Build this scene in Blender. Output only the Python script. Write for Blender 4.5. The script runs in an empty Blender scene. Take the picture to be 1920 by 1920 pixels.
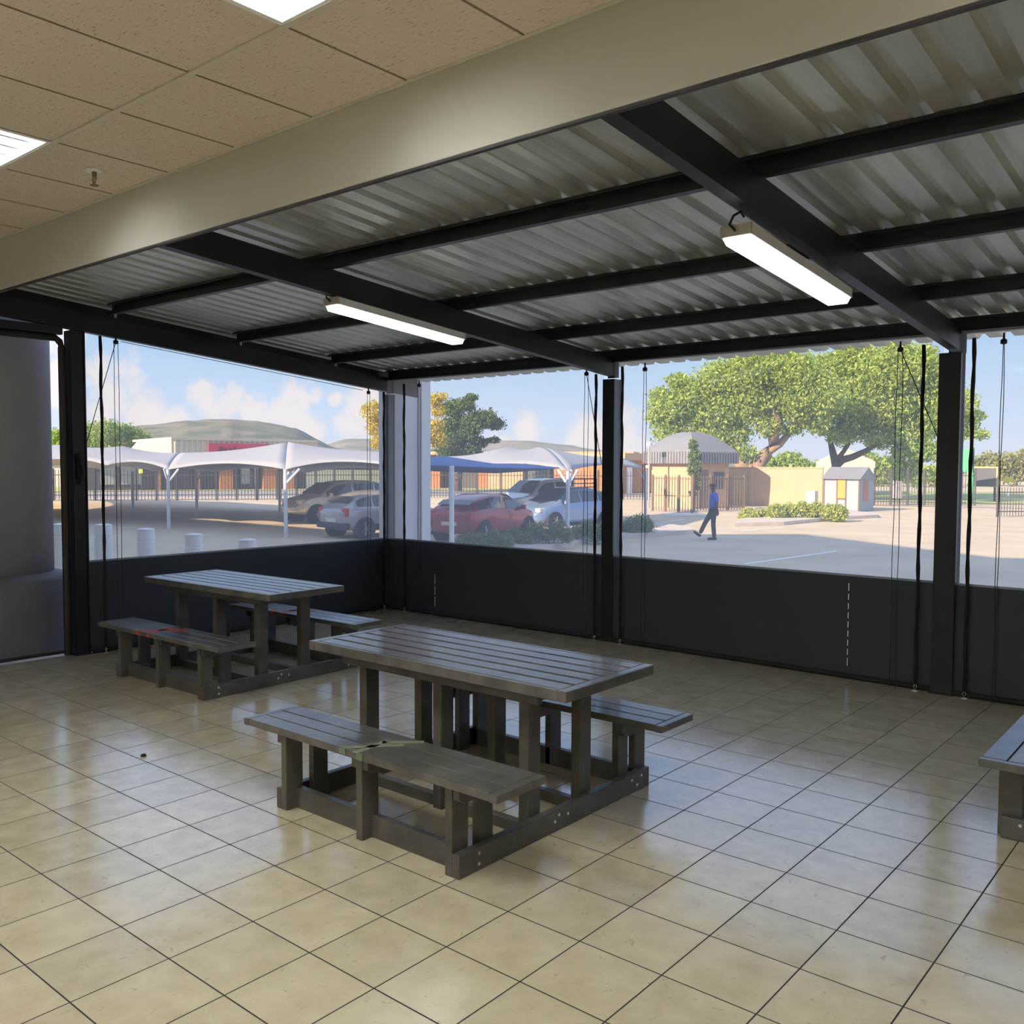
import bpy, bmesh, math, random
import numpy as np
from mathutils import Vector, Matrix
random.seed(7); rng = np.random.default_rng(7)
D = bpy.data
C = bpy.context.scene
COL = C.collection
PI = math.pi

# ------------------------------------------------------------------ camera
CAM = Vector((3.8401, -1.2428, 1.6832))
RX = Vector((0.766163, 0.642638, 0.003395))
RY = Vector((-0.035479, 0.037023, 0.998684))
RF = Vector((-0.641666, 0.765275, -0.051165))
FPX = 1713.9
cd = D.cameras.new('camera'); cam = D.objects.new('camera', cd); COL.objects.link(cam)
m = Matrix.Identity(4)
for i, v in enumerate((RX, RY, -RF)):
    for j in range(3): m[j][i] = v[j]
m.translation = CAM
cam.matrix_world = m
cd.sensor_width = 36; cd.lens = FPX / 1920 * 36; cd.clip_end = 5000; cd.clip_start = 0.05
C.camera = cam

def ray(px, py): return RX * ((px - 960) / FPX) + RY * ((960 - py) / FPX) + RF
def spot(px, py, dist):
    """surveyed point: bearing and elevation seen from the veranda, horizontal distance in metres"""
    d = ray(px, py); return CAM + d * (dist / math.hypot(d.x, d.y))
GZ = -0.55
def gspot(px, dist):
    p = spot(px, 872, dist); return Vector((p.x, p.y, GZ))
def ground(px, py, z=GZ):
    d = ray(px, py); return CAM + d * ((z - CAM.z) / d.z)

# ------------------------------------------------------------------ world
SKY_STR = 1.3
def build_world():
    w = D.worlds.new('sky'); C.world = w; w.use_nodes = True
    nt = w.node_tree; N = nt.nodes; L = nt.links; N.clear()
    out = N.new('ShaderNodeOutputWorld'); bg = N.new('ShaderNodeBackground')
    tc = N.new('ShaderNodeTexCoord')
    sep = N.new('ShaderNodeSeparateXYZ'); L.new(tc.outputs['Generated'], sep.inputs[0])
    r = N.new('ShaderNodeValToRGB'); L.new(sep.outputs['Z'], r.inputs[0])
    e = r.color_ramp.elements
    e[0].position = 0.0; e[0].color = (0.66, 0.70, 0.78, 1)
    e[1].position = 1.0; e[1].color = (0.42, 0.52, 0.78, 1)
    for p_, c_ in ((0.05, (0.56, 0.66, 0.80)), (0.13, (0.42, 0.60, 0.83)), (0.3, (0.42, 0.62, 1.0)), (0.6, (0.44, 0.60, 0.95))):
        q = r.color_ramp.elements.new(p_); q.color = (*c_, 1)
    # clouds: soft heaps at fixed bearings, broken up by noise
    no = N.new('ShaderNodeTexNoise'); no.inputs['Scale'].default_value = 22; no.inputs['Detail'].default_value = 8; no.inputs['Roughness'].default_value = 0.6
    L.new(tc.outputs['Generated'], no.inputs['Vector'])
    acc = None
    blobs = [(215, 735, .050), (180, 700, .035), (270, 775, .040), (330, 790, .03), (420, 765, .034), (385, 750, .03), (440, 735, .018), (480, 780, .035),
             (553, 745, .032), (530, 770, .03), (590, 742, .016), (628, 750, .014), (690, 770, .045), (660, 800, .03), (720, 800, .05), (50, 650, .08), (110, 690, .03), (110, 740, .03),
             (985, 812, .035), (940, 830, .03), (1110, 815, .045), (1140, 830, .05), (1190, 830, .06), (1250, 835, .05), (560, 800, .04)]
    for px, py, rad in blobs:
        v = ray(px, py).normalized()
        dn = N.new('ShaderNodeVectorMath'); dn.operation = 'DISTANCE'; L.new(tc.outputs['Generated'], dn.inputs[0]); dn.inputs[1].default_value = v
        mr = N.new('ShaderNodeMapRange'); mr.interpolation_type = 'SMOOTHSTEP'; L.new(dn.outputs['Value'], mr.inputs[0])
        mr.inputs[1].default_value = 0; mr.inputs[2].default_value = rad * 1.35; mr.inputs[3].default_value = 1; mr.inputs[4].default_value = 0
        if acc is None: acc = mr.outputs[0]
        else:
            mx = N.new('ShaderNodeMath'); mx.operation = 'MAXIMUM'; L.new(acc, mx.inputs[0]); L.new(mr.outputs[0], mx.inputs[1]); acc = mx.outputs[0]
    n3 = N.new('ShaderNodeMath'); n3.operation = 'MULTIPLY'; L.new(no.outputs['Fac'], n3.inputs[0]); n3.inputs[1].default_value = 2.4
    ad = N.new('ShaderNodeMath'); ad.operation = 'ADD'; L.new(acc, ad.inputs[0]); L.new(n3.outputs[0], ad.inputs[1])
    m2 = N.new('ShaderNodeMapRange'); m2.interpolation_type = 'SMOOTHSTEP'; L.new(ad.outputs[0], m2.inputs[0]); m2.inputs[1].default_value = 1.62; m2.inputs[2].default_value = 2.15
    m2.inputs[4].default_value = 0.8
    mix = N.new('ShaderNodeMix'); mix.data_type = 'RGBA'
    L.new(m2.outputs[0], mix.inputs[0]); L.new(r.outputs[0], mix.inputs[6]); mix.inputs[7].default_value = (0.86, 0.76, 0.70, 1)
    L.new(mix.outputs[2], bg.inputs[0]); bg.inputs[1].default_value = SKY_STR
    L.new(bg.outputs[0], out.inputs[0])
build_world()
# sun: behind the mall, low afternoon
sd = D.lights.new('sun', 'SUN'); sun = D.objects.new('sun', sd); COL.objects.link(sun)
sd.energy = 9.5; sd.color = (1.0, 0.80, 0.58); sd.angle = math.radians(0.6)
SUND = Vector((0.2, 0.98, -math.tan(math.radians(25)))).normalized()
sun.rotation_euler = SUND.to_track_quat('-Z', 'Y').to_euler()
C.view_settings.view_transform = 'Standard'; C.view_settings.look = 'None'
C.view_settings.gamma = 1; C.view_settings.exposure = 0.0
C.view_settings.use_curve_mapping = False
PANEL_STR = 24.0
TUBE_STR = 5.0

# ------------------------------------------------------------------ materials
MATS = {}
def mat(name, col, rough=.6, metal=0, var=0, vscale=8, bump=0, bscale=40, spec=.5, emit=None, estr=0, col2=None, stretch=None, coat=0):
    if name in MATS: return MATS[name]
    M = D.materials.new(name); M.use_nodes = True; nt = M.node_tree; N = nt.nodes; L = nt.links
    b = N['Principled BSDF']
    b.inputs['Base Color'].default_value = (*col, 1); b.inputs['Roughness'].default_value = rough; b.inputs['Metallic'].default_value = metal
    b.inputs['Specular IOR Level'].default_value = spec
    if coat: b.inputs['Coat Weight'].default_value = coat; b.inputs['Coat Roughness'].default_value = .08
    tc = N.new('ShaderNodeTexCoord'); src = tc.outputs['Object']
    if stretch:
        mp = N.new('ShaderNodeMapping'); mp.inputs['Scale'].default_value = stretch; L.new(src, mp.inputs[0]); src = mp.outputs[0]
    if var or col2:
        n = N.new('ShaderNodeTexNoise'); n.inputs['Scale'].default_value = vscale; n.inputs['Detail'].default_value = 5; L.new(src, n.inputs['Vector'])
        rp = N.new('ShaderNodeValToRGB'); L.new(n.outputs['Fac'], rp.inputs[0])
        c2 = col2 if col2 else tuple(max(0, c * (1 - var)) for c in col)
        rp.color_ramp.elements[0].position = .35; rp.color_ramp.elements[0].color = (*c2, 1)
        rp.color_ramp.elements[1].position = .65; rp.color_ramp.elements[1].color = (*col, 1)
        L.new(rp.outputs[0], b.inputs['Base Color'])
    if bump:
        n = N.new('ShaderNodeTexNoise'); n.inputs['Scale'].default_value = bscale; n.inputs['Detail'].default_value = 4; L.new(src, n.inputs['Vector'])
        bp = N.new('ShaderNodeBump'); bp.inputs['Strength'].default_value = bump; bp.inputs['Distance'].default_value = .01
        L.new(n.outputs['Fac'], bp.inputs['Height']); L.new(bp.outputs[0], b.inputs['Normal'])
    if emit: b.inputs['Emission Color'].default_value = (*emit, 1); b.inputs['Emission Strength'].default_value = estr
    MATS[name] = M; return M

def math_node(N, L, op, a, b=None, c=None):
    n = N.new('ShaderNodeMath'); n.operation = op
    for i, v in enumerate((a, b, c)):
        if v is None: continue
        if isinstance(v, (int, float)): n.inputs[i].default_value = v
        else: L.new(v, n.inputs[i])
    return n.outputs[0]

def floor_material():
    M = D.materials.new('glazed_floor_tile'); M.use_nodes = True; nt = M.node_tree; N = nt.nodes; L = nt.links; b = N['Principled BSDF']
    tc = N.new('ShaderNodeTexCoord'); sp = N.new('ShaderNodeSeparateXYZ'); L.new(tc.outputs['Object'], sp.inputs[0])
    f = lambda op, a, b_=None, c=None: math_node(N, L, op, a, b_, c)
    xs = f('MULTIPLY', sp.outputs[0], 3.0); ys = f('MULTIPLY', sp.outputs[1], 3.0)
    ds = []
    for s in (xs, ys):
        fr = f('FRACT', s); ds.append(f('MINIMUM', fr, f('SUBTRACT', 1.0, fr)))
    dmin = f('MINIMUM', ds[0], ds[1])
    mr = N.new('ShaderNodeMapRange'); L.new(dmin, mr.inputs[0]); mr.inputs[1].default_value = .0065; mr.inputs[2].default_value = .0115
    tile = mr.outputs[0]
    cb = N.new('ShaderNodeCombineXYZ'); L.new(f('FLOOR', xs), cb.inputs[0]); L.new(f('FLOOR', ys), cb.inputs[1])
    wn = N.new('ShaderNodeTexWhiteNoise'); wn.noise_dimensions = '2D'; L.new(cb.outputs[0], wn.inputs['Vector'])
    va = N.new('ShaderNodeVectorMath'); va.operation = 'MULTIPLY_ADD'; L.new(cb.outputs[0], va.inputs[0]); va.inputs[1].default_value = (7.3, 3.1, 0); L.new(tc.outputs['Object'], va.inputs[2])
    n1 = N.new('ShaderNodeTexNoise'); n1.inputs['Scale'].default_value = 7; n1.inputs['Detail'].default_value = 6; n1.inputs['Roughness'].default_value = .6; L.new(va.outputs[0], n1.inputs['Vector'])
    rp = N.new('ShaderNodeValToRGB'); L.new(n1.outputs['Fac'], rp.inputs[0])
    E_ = rp.color_ramp.elements
    E_[0].position = .3; E_[0].color = (.56, .465, .31, 1); E_[1].position = .7; E_[1].color = (.70, .60, .42, 1)
    # fine dirt smudges
    n2 = N.new('ShaderNodeTexNoise'); n2.inputs['Scale'].default_value = 28; n2.inputs['Detail'].default_value = 5; n2.inputs['Distortion'].default_value = .7; L.new(va.outputs[0], n2.inputs['Vector'])
    m2 = N.new('ShaderNodeMapRange'); L.new(n2.outputs['Fac'], m2.inputs[0]); m2.inputs[1].default_value = .64; m2.inputs[2].default_value = .74; m2.inputs[3].default_value = 0; m2.inputs[4].default_value = .5
    mx0 = N.new('ShaderNodeMix'); mx0.data_type = 'RGBA'; L.new(m2.outputs[0], mx0.inputs[0]); L.new(rp.outputs[0], mx0.inputs[6]); mx0.inputs[7].default_value = (.30, .23, .14, 1)
    hs = N.new('ShaderNodeHueSaturation'); L.new(mx0.outputs[2], hs.inputs['Color']); L.new(f('MULTIPLY_ADD', wn.outputs['Value'], .14, .93), hs.inputs['Value'])
    mx = N.new('ShaderNodeMix'); mx.data_type = 'RGBA'; L.new(tile, mx.inputs[0]); mx.inputs[6].default_value = (.035, .026, .018, 1); L.new(hs.outputs[0], mx.inputs[7])
    L.new(mx.outputs[2], b.inputs['Base Color'])
    rr = f('MULTIPLY_ADD', n1.outputs['Fac'], .18, .10)
    rmix = f('ADD', f('MULTIPLY', rr, tile), f('MULTIPLY', f('SUBTRACT', 1.0, tile), .8)); L.new(rmix, b.inputs['Roughness'])
    b.inputs['Coat Weight'].default_value = .85; b.inputs['Coat IOR'].default_value = 1.8; b.inputs['Coat Roughness'].default_value = .13
    L.new(rmix, b.inputs['Coat Roughness']); L.new(f('MULTIPLY', tile, .85), b.inputs['Coat Weight'])
    hsum = f('ADD', tile, f('MULTIPLY', n1.outputs['Fac'], .25))
    bp = N.new('ShaderNodeBump'); bp.inputs['Strength'].default_value = .35; bp.inputs['Distance'].default_value = .004; L.new(hsum, bp.inputs['Height']); L.new(bp.outputs[0], b.inputs['Normal'])
    return M

def ceiling_material():
    M = D.materials.new('acoustic_ceiling_tile'); M.use_nodes = True; nt = M.node_tree; N = nt.nodes; L = nt.links; b = N['Principled BSDF']
    tc = N.new('ShaderNodeTexCoord'); mp = N.new('ShaderNodeMapping'); mp.inputs['Scale'].default_value = (26, 110, 26); mp.inputs['Rotation'].default_value = (0, 0, .5); L.new(tc.outputs['Object'], mp.inputs[0])
    n = N.new('ShaderNodeTexNoise'); n.inputs['Scale'].default_value = 1.4; n.inputs['Detail'].default_value = 4; L.new(mp.outputs[0], n.inputs['Vector'])
    rp = N.new('ShaderNodeValToRGB'); L.new(n.outputs['Fac'], rp.inputs[0])
    e = rp.color_ramp.elements; e[0].position = .30; e[0].color = (.36, .28, .20, 1); e[1].position = .40; e[1].color = (.67, .58, .50, 1)
    L.new(rp.outputs[0], b.inputs['Base Color']); b.inputs['Roughness'].default_value = .95
    bp = N.new('ShaderNodeBump'); bp.inputs['Strength'].default_value = .3; L.new(n.outputs['Fac'], bp.inputs['Height']); L.new(bp.outputs[0], b.inputs['Normal'])
    return M

def clear_vinyl():
    M = D.materials.new('clear_vinyl'); M.use_nodes = True; nt = M.node_tree; N = nt.nodes; L = nt.links; N.clear()
    out = N.new('ShaderNodeOutputMaterial'); tr = N.new('ShaderNodeBsdfTransparent'); tr.inputs[0].default_value = (.985, .985, 1, 1)
    tl = N.new('ShaderNodeBsdfTranslucent'); tl.inputs[0].default_value = (.9, .92, 1, 1)
    gl = N.new('ShaderNodeBsdfGlossy'); gl.inputs['Roughness'].default_value = .08
    a = N.new('ShaderNodeMixShader'); a.inputs[0].default_value = .20; L.new(tr.outputs[0], a.inputs[1]); L.new(tl.outputs[0], a.inputs[2])
    b = N.new('ShaderNodeMixShader'); b.inputs[0].default_value = .025; L.new(a.outputs[0], b.inputs[1]); L.new(gl.outputs[0], b.inputs[2])
    L.new(b.outputs[0], out.inputs[0]); return M

def skirt_vinyl():
    M = D.materials.new('charcoal_vinyl'); M.use_nodes = True; nt = M.node_tree; N = nt.nodes; L = nt.links; b = N['Principled BSDF']
    b.inputs['Base Color'].default_value = (.042, .047, .056, 1); b.inputs['Roughness'].default_value = .5
    tl = N.new('ShaderNodeBsdfTranslucent'); tl.inputs[0].default_value = (.25, .27, .42, 1)
    a = N.new('ShaderNodeMixShader'); a.inputs[0].default_value = .09; L.new(b.outputs[0], a.inputs[1]); L.new(tl.outputs[0], a.inputs[2])
    L.new(a.outputs[0], N['Material Output'].inputs[0])
    n = N.new('ShaderNodeTexNoise'); n.inputs['Scale'].default_value = 3; bp = N.new('ShaderNodeBump'); bp.inputs['Strength'].default_value = .25; bp.inputs['Distance'].default_value = .05
    L.new(n.outputs['Fac'], bp.inputs['Height']); L.new(bp.outputs[0], b.inputs['Normal'])
    return M

M_floor = floor_material(); M_ceil = ceiling_material(); M_clear = clear_vinyl(); M_skirt = skirt_vinyl()
M_steel = mat('black_painted_steel', (.018, .018, .022), .42, 0, var=.4, vscale=6, bump=.1, bscale=60)
M_steel2 = mat('dark_brown_painted_steel', (.03, .022, .022), .38)
M_galv = mat('galvanised_sheet', (.74, .73, .66), .36, .62, var=.2, vscale=3, stretch=(6, .6, 1))
M_plaster = mat('cream_plaster', (.52, .485, .42), .8, var=.05, vscale=2, bump=.08, bscale=15)
M_white = mat('white_paint', (.86, .86, .86), .5)
M_grid = mat('cream_ceiling_grid', (.62, .57, .49), .5)
M_wood = mat('grey_brown_stained_timber', (.115, .100, .082), .42, var=.45, vscale=5, bump=.35, bscale=22, stretch=(1, 1, 1), coat=.12)
M_woodtop = mat('worn_stained_boards', (.15, .135, .115), .30, var=.5, vscale=6, bump=.25, bscale=30, coat=.25)
M_chrome = mat('zinc_bolt', (.7, .7, .68), .3, .9)
M_rubber = mat('black_rubber', (.012, .012, .013), .7)
M_strap = mat('black_webbing', (.010, .008, .010), .7)
M_cord = mat('dark_cord', (.03, .03, .035), .7)
M_brass = mat('tarnished_brass', (.22, .15, .07), .4, .8)
M_panel = mat('lamp_diffuser', (.9, .95, .95), .4, emit=(.97, 1.0, 1.0), estr=PANEL_STR)
M_tube = mat('tube_diffuser', (.9, .95, .95), .4, emit=(.88, 1.0, 1.0), estr=TUBE_STR)
M_louvre = mat('lamp_reflector', (.80, .86, .86), .35)

# ------------------------------------------------------------------ mesh helpers
class MB:
    def __init__(s): s.v = []; s.f = []
    def add(s, vs, fs):
        o = len(s.v); s.v += [tuple(v) for v in vs]; s.f += [tuple(i + o for i in f) for f in fs]; return s
    def box(s, a, b, rz=0, c=None):
        x0, y0, z0 = a; x1, y1, z1 = b
        vs = [Vector((x, y, z)) for z in (z0, z1) for x, y in ((x0, y0), (x1, y0), (x1, y1), (x0, y1))]
        if rz:
            c = Vector(c) if c else Vector(((x0 + x1) / 2, (y0 + y1) / 2, 0)); Rm = Matrix.Rotation(rz, 3, 'Z'); vs = [Rm @ (v - c) + c for v in vs]
        return s.add(vs, [(3, 2, 1, 0), (4, 5, 6, 7), (0, 1, 5, 4), (1, 2, 6, 5), (2, 3, 7, 6), (3, 0, 4, 7)])
    def bar(s, p, q, w, h):
        """rectangular bar between two points, w across, h vertical-ish"""
        p = Vector(p); q = Vector(q); d = (q - p).normalized(); up = Vector((0, 0, 1))
        if abs(d.z) > .95: up = Vector((0, 1, 0))
        sx = d.cross(up).normalized() * w / 2; sz = sx.cross(d).normalized() * h / 2
        vs = [b + a1 * sx + a2 * sz for b in (p, q) for a1, a2 in ((-1, -1), (1, -1), (1, 1), (-1, 1))]
        return s.add(vs, [(0, 1, 2, 3), (7, 6, 5, 4), (4, 5, 1, 0), (5, 6, 2, 1), (6, 7, 3, 2), (7, 4, 0, 3)])
    def tube(s, pts, r, n=10, cap=True):
        pts = [Vector(p) for p in pts]; k = len(pts); rs = r if isinstance(r, (list, tuple)) else [r] * k
        rings = []
        for i, p in enumerate(pts):
            d = (pts[min(i + 1, k - 1)] - pts[max(i - 1, 0)]).normalized()
            a = Vector((0, 0, 1)) if abs(d.z) < .9 else Vector((1, 0, 0))
            u = d.cross(a).normalized(); v = u.cross(d).normalized()
            rings.append([p + (u * math.cos(2 * PI * j / n) + v * math.sin(2 * PI * j / n)) * rs[i] for j in range(n)])
        vs = [v for r_ in rings for v in r_]; fs = []
        for i in range(k - 1):
            for j in range(n):
                fs.append((i * n + j, i * n + (j + 1) % n, (i + 1) * n + (j + 1) % n, (i + 1) * n + j))
        if cap: fs += [tuple(reversed(range(n))), tuple(range((k - 1) * n, k * n))]
        return s.add(vs, fs)
    def lathe(s, prof, c=(0, 0, 0), n=24):
        c = Vector(c); vs = []; fs = []
        for r, z in prof:
            for j in range(n): vs.append(c + Vector((r * math.cos(2 * PI * j / n), r * math.sin(2 * PI * j / n), z)))
        k = len(prof)
        for i in range(k - 1):
            for j in range(n): fs.append((i * n + j, i * n + (j + 1) % n, (i + 1) * n + (j + 1) % n, (i + 1) * n + j))
        fs += [tuple(reversed(range(n))), tuple(range((k - 1) * n, k * n))]
        return s.add(vs, fs)
    def prism(s, poly, p, q):
        """extrude closed 3-D polygon by q-p"""
        d = Vector(q) - Vector(p); n = len(poly); a = [Vector(v) for v in poly]; b = [v + d for v in a]
        return s.add(a + b, [tuple(reversed(range(n))), tuple(range(n, 2 * n))] + [(i, (i + 1) % n, n + (i + 1) % n, n + i) for i in range(n)])
    def build(s, name, material, parent=None, smooth=False, bevel=0, loc=None):
        me = D.meshes.new(name); me.from_pydata(s.v, [], s.f); me.update()
        bm = bmesh.new(); bm.from_mesh(me); bmesh.ops.recalc_face_normals(bm, faces=bm.faces); bm.to_mesh(me); bm.free()
        o = D.objects.new(name, me); COL.objects.link(o)
        for m_ in (material if isinstance(material, list) else [material]): me.materials.append(m_)
        if smooth:
            for p_ in me.polygons: p_.use_smooth = True
        if bevel:
            b = o.modifiers.new('bevel', 'BEVEL'); b.width = bevel; b.segments = 2; b.limit_method = 'ANGLE'
        if parent: o.parent = parent
        if loc: o.location = loc
        return o
def box(a, b): return MB().box(a, b)
def tag(o, label, cat, group=None, kind=None):
    o['label'] = label; o['category'] = cat
    if group: o['group'] = group
    if kind: o['kind'] = kind
    return o
def thing(name, label, cat, loc=(0, 0, 0), rz=0, group=None):
    o = D.objects.new(name, None); COL.objects.link(o); o.location = loc; o.rotation_euler = (0, 0, rz); o.empty_display_size = .1
    return tag(o, label, cat, group)
def struct(o): o['kind'] = 'structure'; return o
def copy_tree(o, parent=None, loc=None, rz=None):
    c = o.copy(); COL.objects.link(c)
    if parent is not None: c.parent = parent
    if loc is not None: c.location = loc
    if rz is not None: c.rotation_euler = (0, 0, rz)
    for ch in list(KIDS.get(o.name, [])) or [x for x in D.objects if x.parent == o]:
        copy_tree(ch, c)
    return c
KIDS = {}

# ------------------------------------------------------------------ setting
XL, YR = -4.24, 6.03
struct(MB().box((-4.27, -7.2, -.5), (9.2, 6.17, 0)).build('floor', M_floor))
# ground outside
asph = mat('sun_bleached_asphalt', (.66, .535, .36), .9, var=.16, vscale=.6, bump=.1, bscale=30)
gr = MB(); gr.add([(-900, -300, GZ), (700, -300, GZ), (700, 1300, GZ), (-900, 1300, GZ)], [(0, 1, 2, 3)])
struct(gr.build('ground', asph))
M_paver = mat('pale_pavers', (.80, .78, .76), .85, var=.15, vscale=6)
struct(MB().box((-6.6, -3, -.5), (-4.272, 3.4, -.004)).build('floor_apron', M_paver))
# room shell behind the camera
CZ = 3.207
struct(MB().box((-4.42, -7.2, 0), (-4.24, 1.2, 3.6)).build('wall_left', M_plaster))
struct(MB().box((9.0, -7.2, 0), (9.2, 6.1, 3.6)).build('wall_right', M_plaster))
struct(MB().box((-4.42, -7.4, 0), (9.2, -7.2, 3.6)).build('wall_back', M_plaster))
struct(MB().box((5.1, 6.0, 0), (9.2, 6.14, 2.72)).build('wall_front', M_plaster))
# bulkhead beam between room and veranda
struct(MB().box((-4.42, 1.347, 2.868), (9.2, 1.368, 3.6)).build('trim_1', M_plaster, bevel=.004))
struct(MB().box((-4.42, 1.350, 2.858), (9.2, 1.372, 2.8675)).build('trim_4', mat('dark_edge_strip', (.05, .045, .05), .6)))
# unseen mall facade, gabled outline shaped to cast the shadow on the car park
prof = [(-46, 7.9), (-22, 7.75), (-16.3, 10.55), (-13.5, 12.1), (-6, 10.05), (-5.2, 10.25), (20, 10.25), (20, 3.35), (-4.45, 3.35), (-4.45, GZ), (-46, GZ)]
struct(MB().prism([(x, 1.05, z) for x, z in prof], (0, 1.05, 0), (0, 1.33, 0)).build('wall_shadow_facade', M_plaster))
# suspended ceiling with its panel cut-outs for the lamps
lampx = [-3.667 + .0, -1.267, 1.133, 3.533, 5.933]
lampy = [(-.458, .742), (-4.058, -2.858), (-6.458, -5.258)]
cg = MB(); xs_ = [-4.24] + [1.133 + .6 * k for k in range(-8, 14)]; xs_ = sorted(set(round(x, 3) for x in xs_ if -4.24 <= x <= 9.0)) + [9.0]
ys_ = [-7.2, -6.458, -5.258, -4.058, -2.858, -1.658, -.458, .742, 1.347]
lampcells = set()
for lx in lampx:
    for a, b in lampy: lampcells.add((round(lx, 3), a))
for i in range(len(xs_) - 1):
    for j in range(len(ys_) - 1):
        if (round(xs_[i], 3), ys_[j]) in lampcells: continue
        cg.box((xs_[i] + .0005, ys_[j] + .0005, CZ), (xs_[i + 1] - .0005, ys_[j + 1] - .0005, CZ + .02))
struct(cg.build('ceiling', M_ceil))
g = MB()
gd = MB()
for x in xs_[1:-1]: gd.box((x - .005, -7.2, CZ - .002), (x + .005, 1.345, CZ - .0005))
struct(gd.build('trim_3', mat('shadow_gap_brown', (.22, .17, .12), .8)))
for y in ys_[1:-1]: g.box((-4.24, y - .013, CZ - .008), (9.0, y + .013, CZ - .002))
g.box((-4.24, 1.325, CZ - .004), (9.0, 1.346, CZ))
struct(g.build('trim_2', M_grid))
struct(MB().box((-4.42, -7.3, 3.5), (9.2, 1.3, 3.56)).build('ceiling_slab', M_plaster))

def ceiling_lamp(x, y0, y1, label):
    t = thing('ceiling_light', label, 'light', (x + .3, (y0 + y1) / 2, CZ), 0, 'recessed ceiling lights')
    h = (y1 - y0) / 2
    fr = MB()
    for a, b in (((-.3, -h, -.005), (-.275, h, .01)), ((.275, -h, -.005), (.3, h, .01)), ((-.275, -h, -.005), (.275, -h + .025, .01)), ((-.275, h - .025, -.005), (.275, h, .01))): fr.box(a, b)
    fr.build('frame', M_white, t)
    MB().box((-.275, -h + .025, .095), (.275, h - .025, .10)).build('diffuser', M_panel, t)
    lv = MB()
    for k in range(-1, 2): lv.add([(k * .14 - .012, -h + .025, .02), (k * .14 + .012, -h + .025, .02), (k * .14 + .03, -h + .025, .092), (k * .14 - .03, -h + .025, .092),
                                   (k * .14 - .012, h - .025, .02), (k * .14 + .012, h - .025, .02), (k * .14 + .03, h - .025, .092), (k * .14 - .03, h - .025, .092)],
                                  [(0, 1, 5, 4), (1, 2, 6, 5), (2, 3, 7, 6), (3, 0, 4, 7), (0, 3, 2, 1), (4, 5, 6, 7)])
    for a, b in (((-.283, -h, .01), (-.275, h, .1)), ((.275, -h, .01), (.283, h, .1)), ((-.275, -h, .01), (.275, -h + .02, .1)), ((-.275, h - .02, .01), (.275, h, .1))): lv.box(a, b)
    lv.build('reflector', M_louvre, t)
names = {(1.133, -.458): 'recessed fluorescent light in the tiled ceiling, cut by the top edge, nearer the camera',
         (-1.267, -.458): 'recessed fluorescent light in the tiled ceiling, cut by the left edge near the sprinkler'}
for lx in lampx:
    for a, b in lampy:
        if lx < -3.6: continue
        ceiling_lamp(lx, a, b, names.get((lx, a), 'recessed fluorescent light further back in the room, behind the view'))
# sprinkler
t = thing('fire_sprinkler', 'small brass sprinkler head hanging from the tiled ceiling beside the left light', 'sprinkler', (-.93, 1.06, CZ))
MB().lathe([(.045, -.004), (.04, -.010), (.012, -.012)]).build('rose', M_white, t)
s = MB().lathe([(.012, -.012), (.012, -.03), (.007, -.034)], n=12)
s.tube([(-.012, 0, -.03), (-.02, 0, -.05), (-.006, 0, -.075)], .003, 6).tube([(.012, 0, -.03), (.02, 0, -.05), (.006, 0, -.075)], .003, 6).tube([(0, 0, -.03), (0, 0, -.075)], .003, 6)
s.lathe([(.008, -.075), (.022, -.078), (.022, -.081)], n=16); s.build('nozzle', M_brass, t)

# ------------------------------------------------------------------ veranda steel
zr = lambda y: 3.043 - .0842 * y          # underside of rafters
zs = lambda y: 3.318 - .0885 * y          # roof sheets
zp = lambda y: zs(y) - .101               # underside of purlins
# roof sheeting: trapezoid ribs running down the slope
def roof():
    b = MB(); pitch = .178; x = -4.36; prof_ = []
    while x < 9.0:
        prof_ += [(x, 0), (x + .085, 0), (x + .103, .036), (x + .142, .036), (x + .160, 0)]
        x += pitch
    vs = []; ylist = [1.372, 2.68, 3.93, 5.1, 6.85]
    for y in ylist:
        for px_, h in prof_: vs.append((px_, y, zs(y) + h))
    n = len(prof_); fs = []
    for j in range(len(ylist) - 1):
        for i in range(n - 1): fs.append((j * n + i, j * n + i + 1, (j + 1) * n + i + 1, (j + 1) * n + i))
    b.add(vs, fs); o = b.build('ceiling_roof_sheeting', M_galv)
    so = o.modifiers.new('solid', 'SOLIDIFY'); so.thickness = .0012; so.offset = 1
    return struct(o)
roof()
def csection(w, h, t_=.006):   # lipped channel, opening to -x, local (x, z)
    return [(0, 0), (-w, 0), (-w, .018), (-w + t_, .018), (-w + t_, t_), (-t_, t_), (-t_, h - t_), (-w + t_, h - t_), (-w + t_, h - .018), (-w, h - .018), (-w, h), (0, h)]
def rafter(x, label, w=.07):
    y0, y1 = 1.376, 6.12; t = thing('steel_rafter', label, 'rafter', (x, y0, zr(y0)), 0, 'rafters of the veranda roof')
    pl = [(px_, 0, pz) for px_, pz in csection(w, .165)]
    MB().prism([(a + w / 2, b_, c_) for a, b_, c_ in pl], (0, 0, 0), (0, y1 - y0, zr(y1) - zr(y0))).build('beam', M_steel, t)
    MB().box((-.06, y1 - y0 - .012, zr(y1) - zr(y0) - .01), (.06, y1 - y0, zr(y1) - zr(y0) + .15)).build('end_plate', M_steel, t)
    return t
rafter(-4.2, 'black steel rafter along the open left side, over the long curtain')
rafter(-1.07, 'black steel rafter carrying the smaller tube light, landing on the middle post')
rafter(1.98, 'black steel rafter carrying the nearer, larger tube light')
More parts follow.
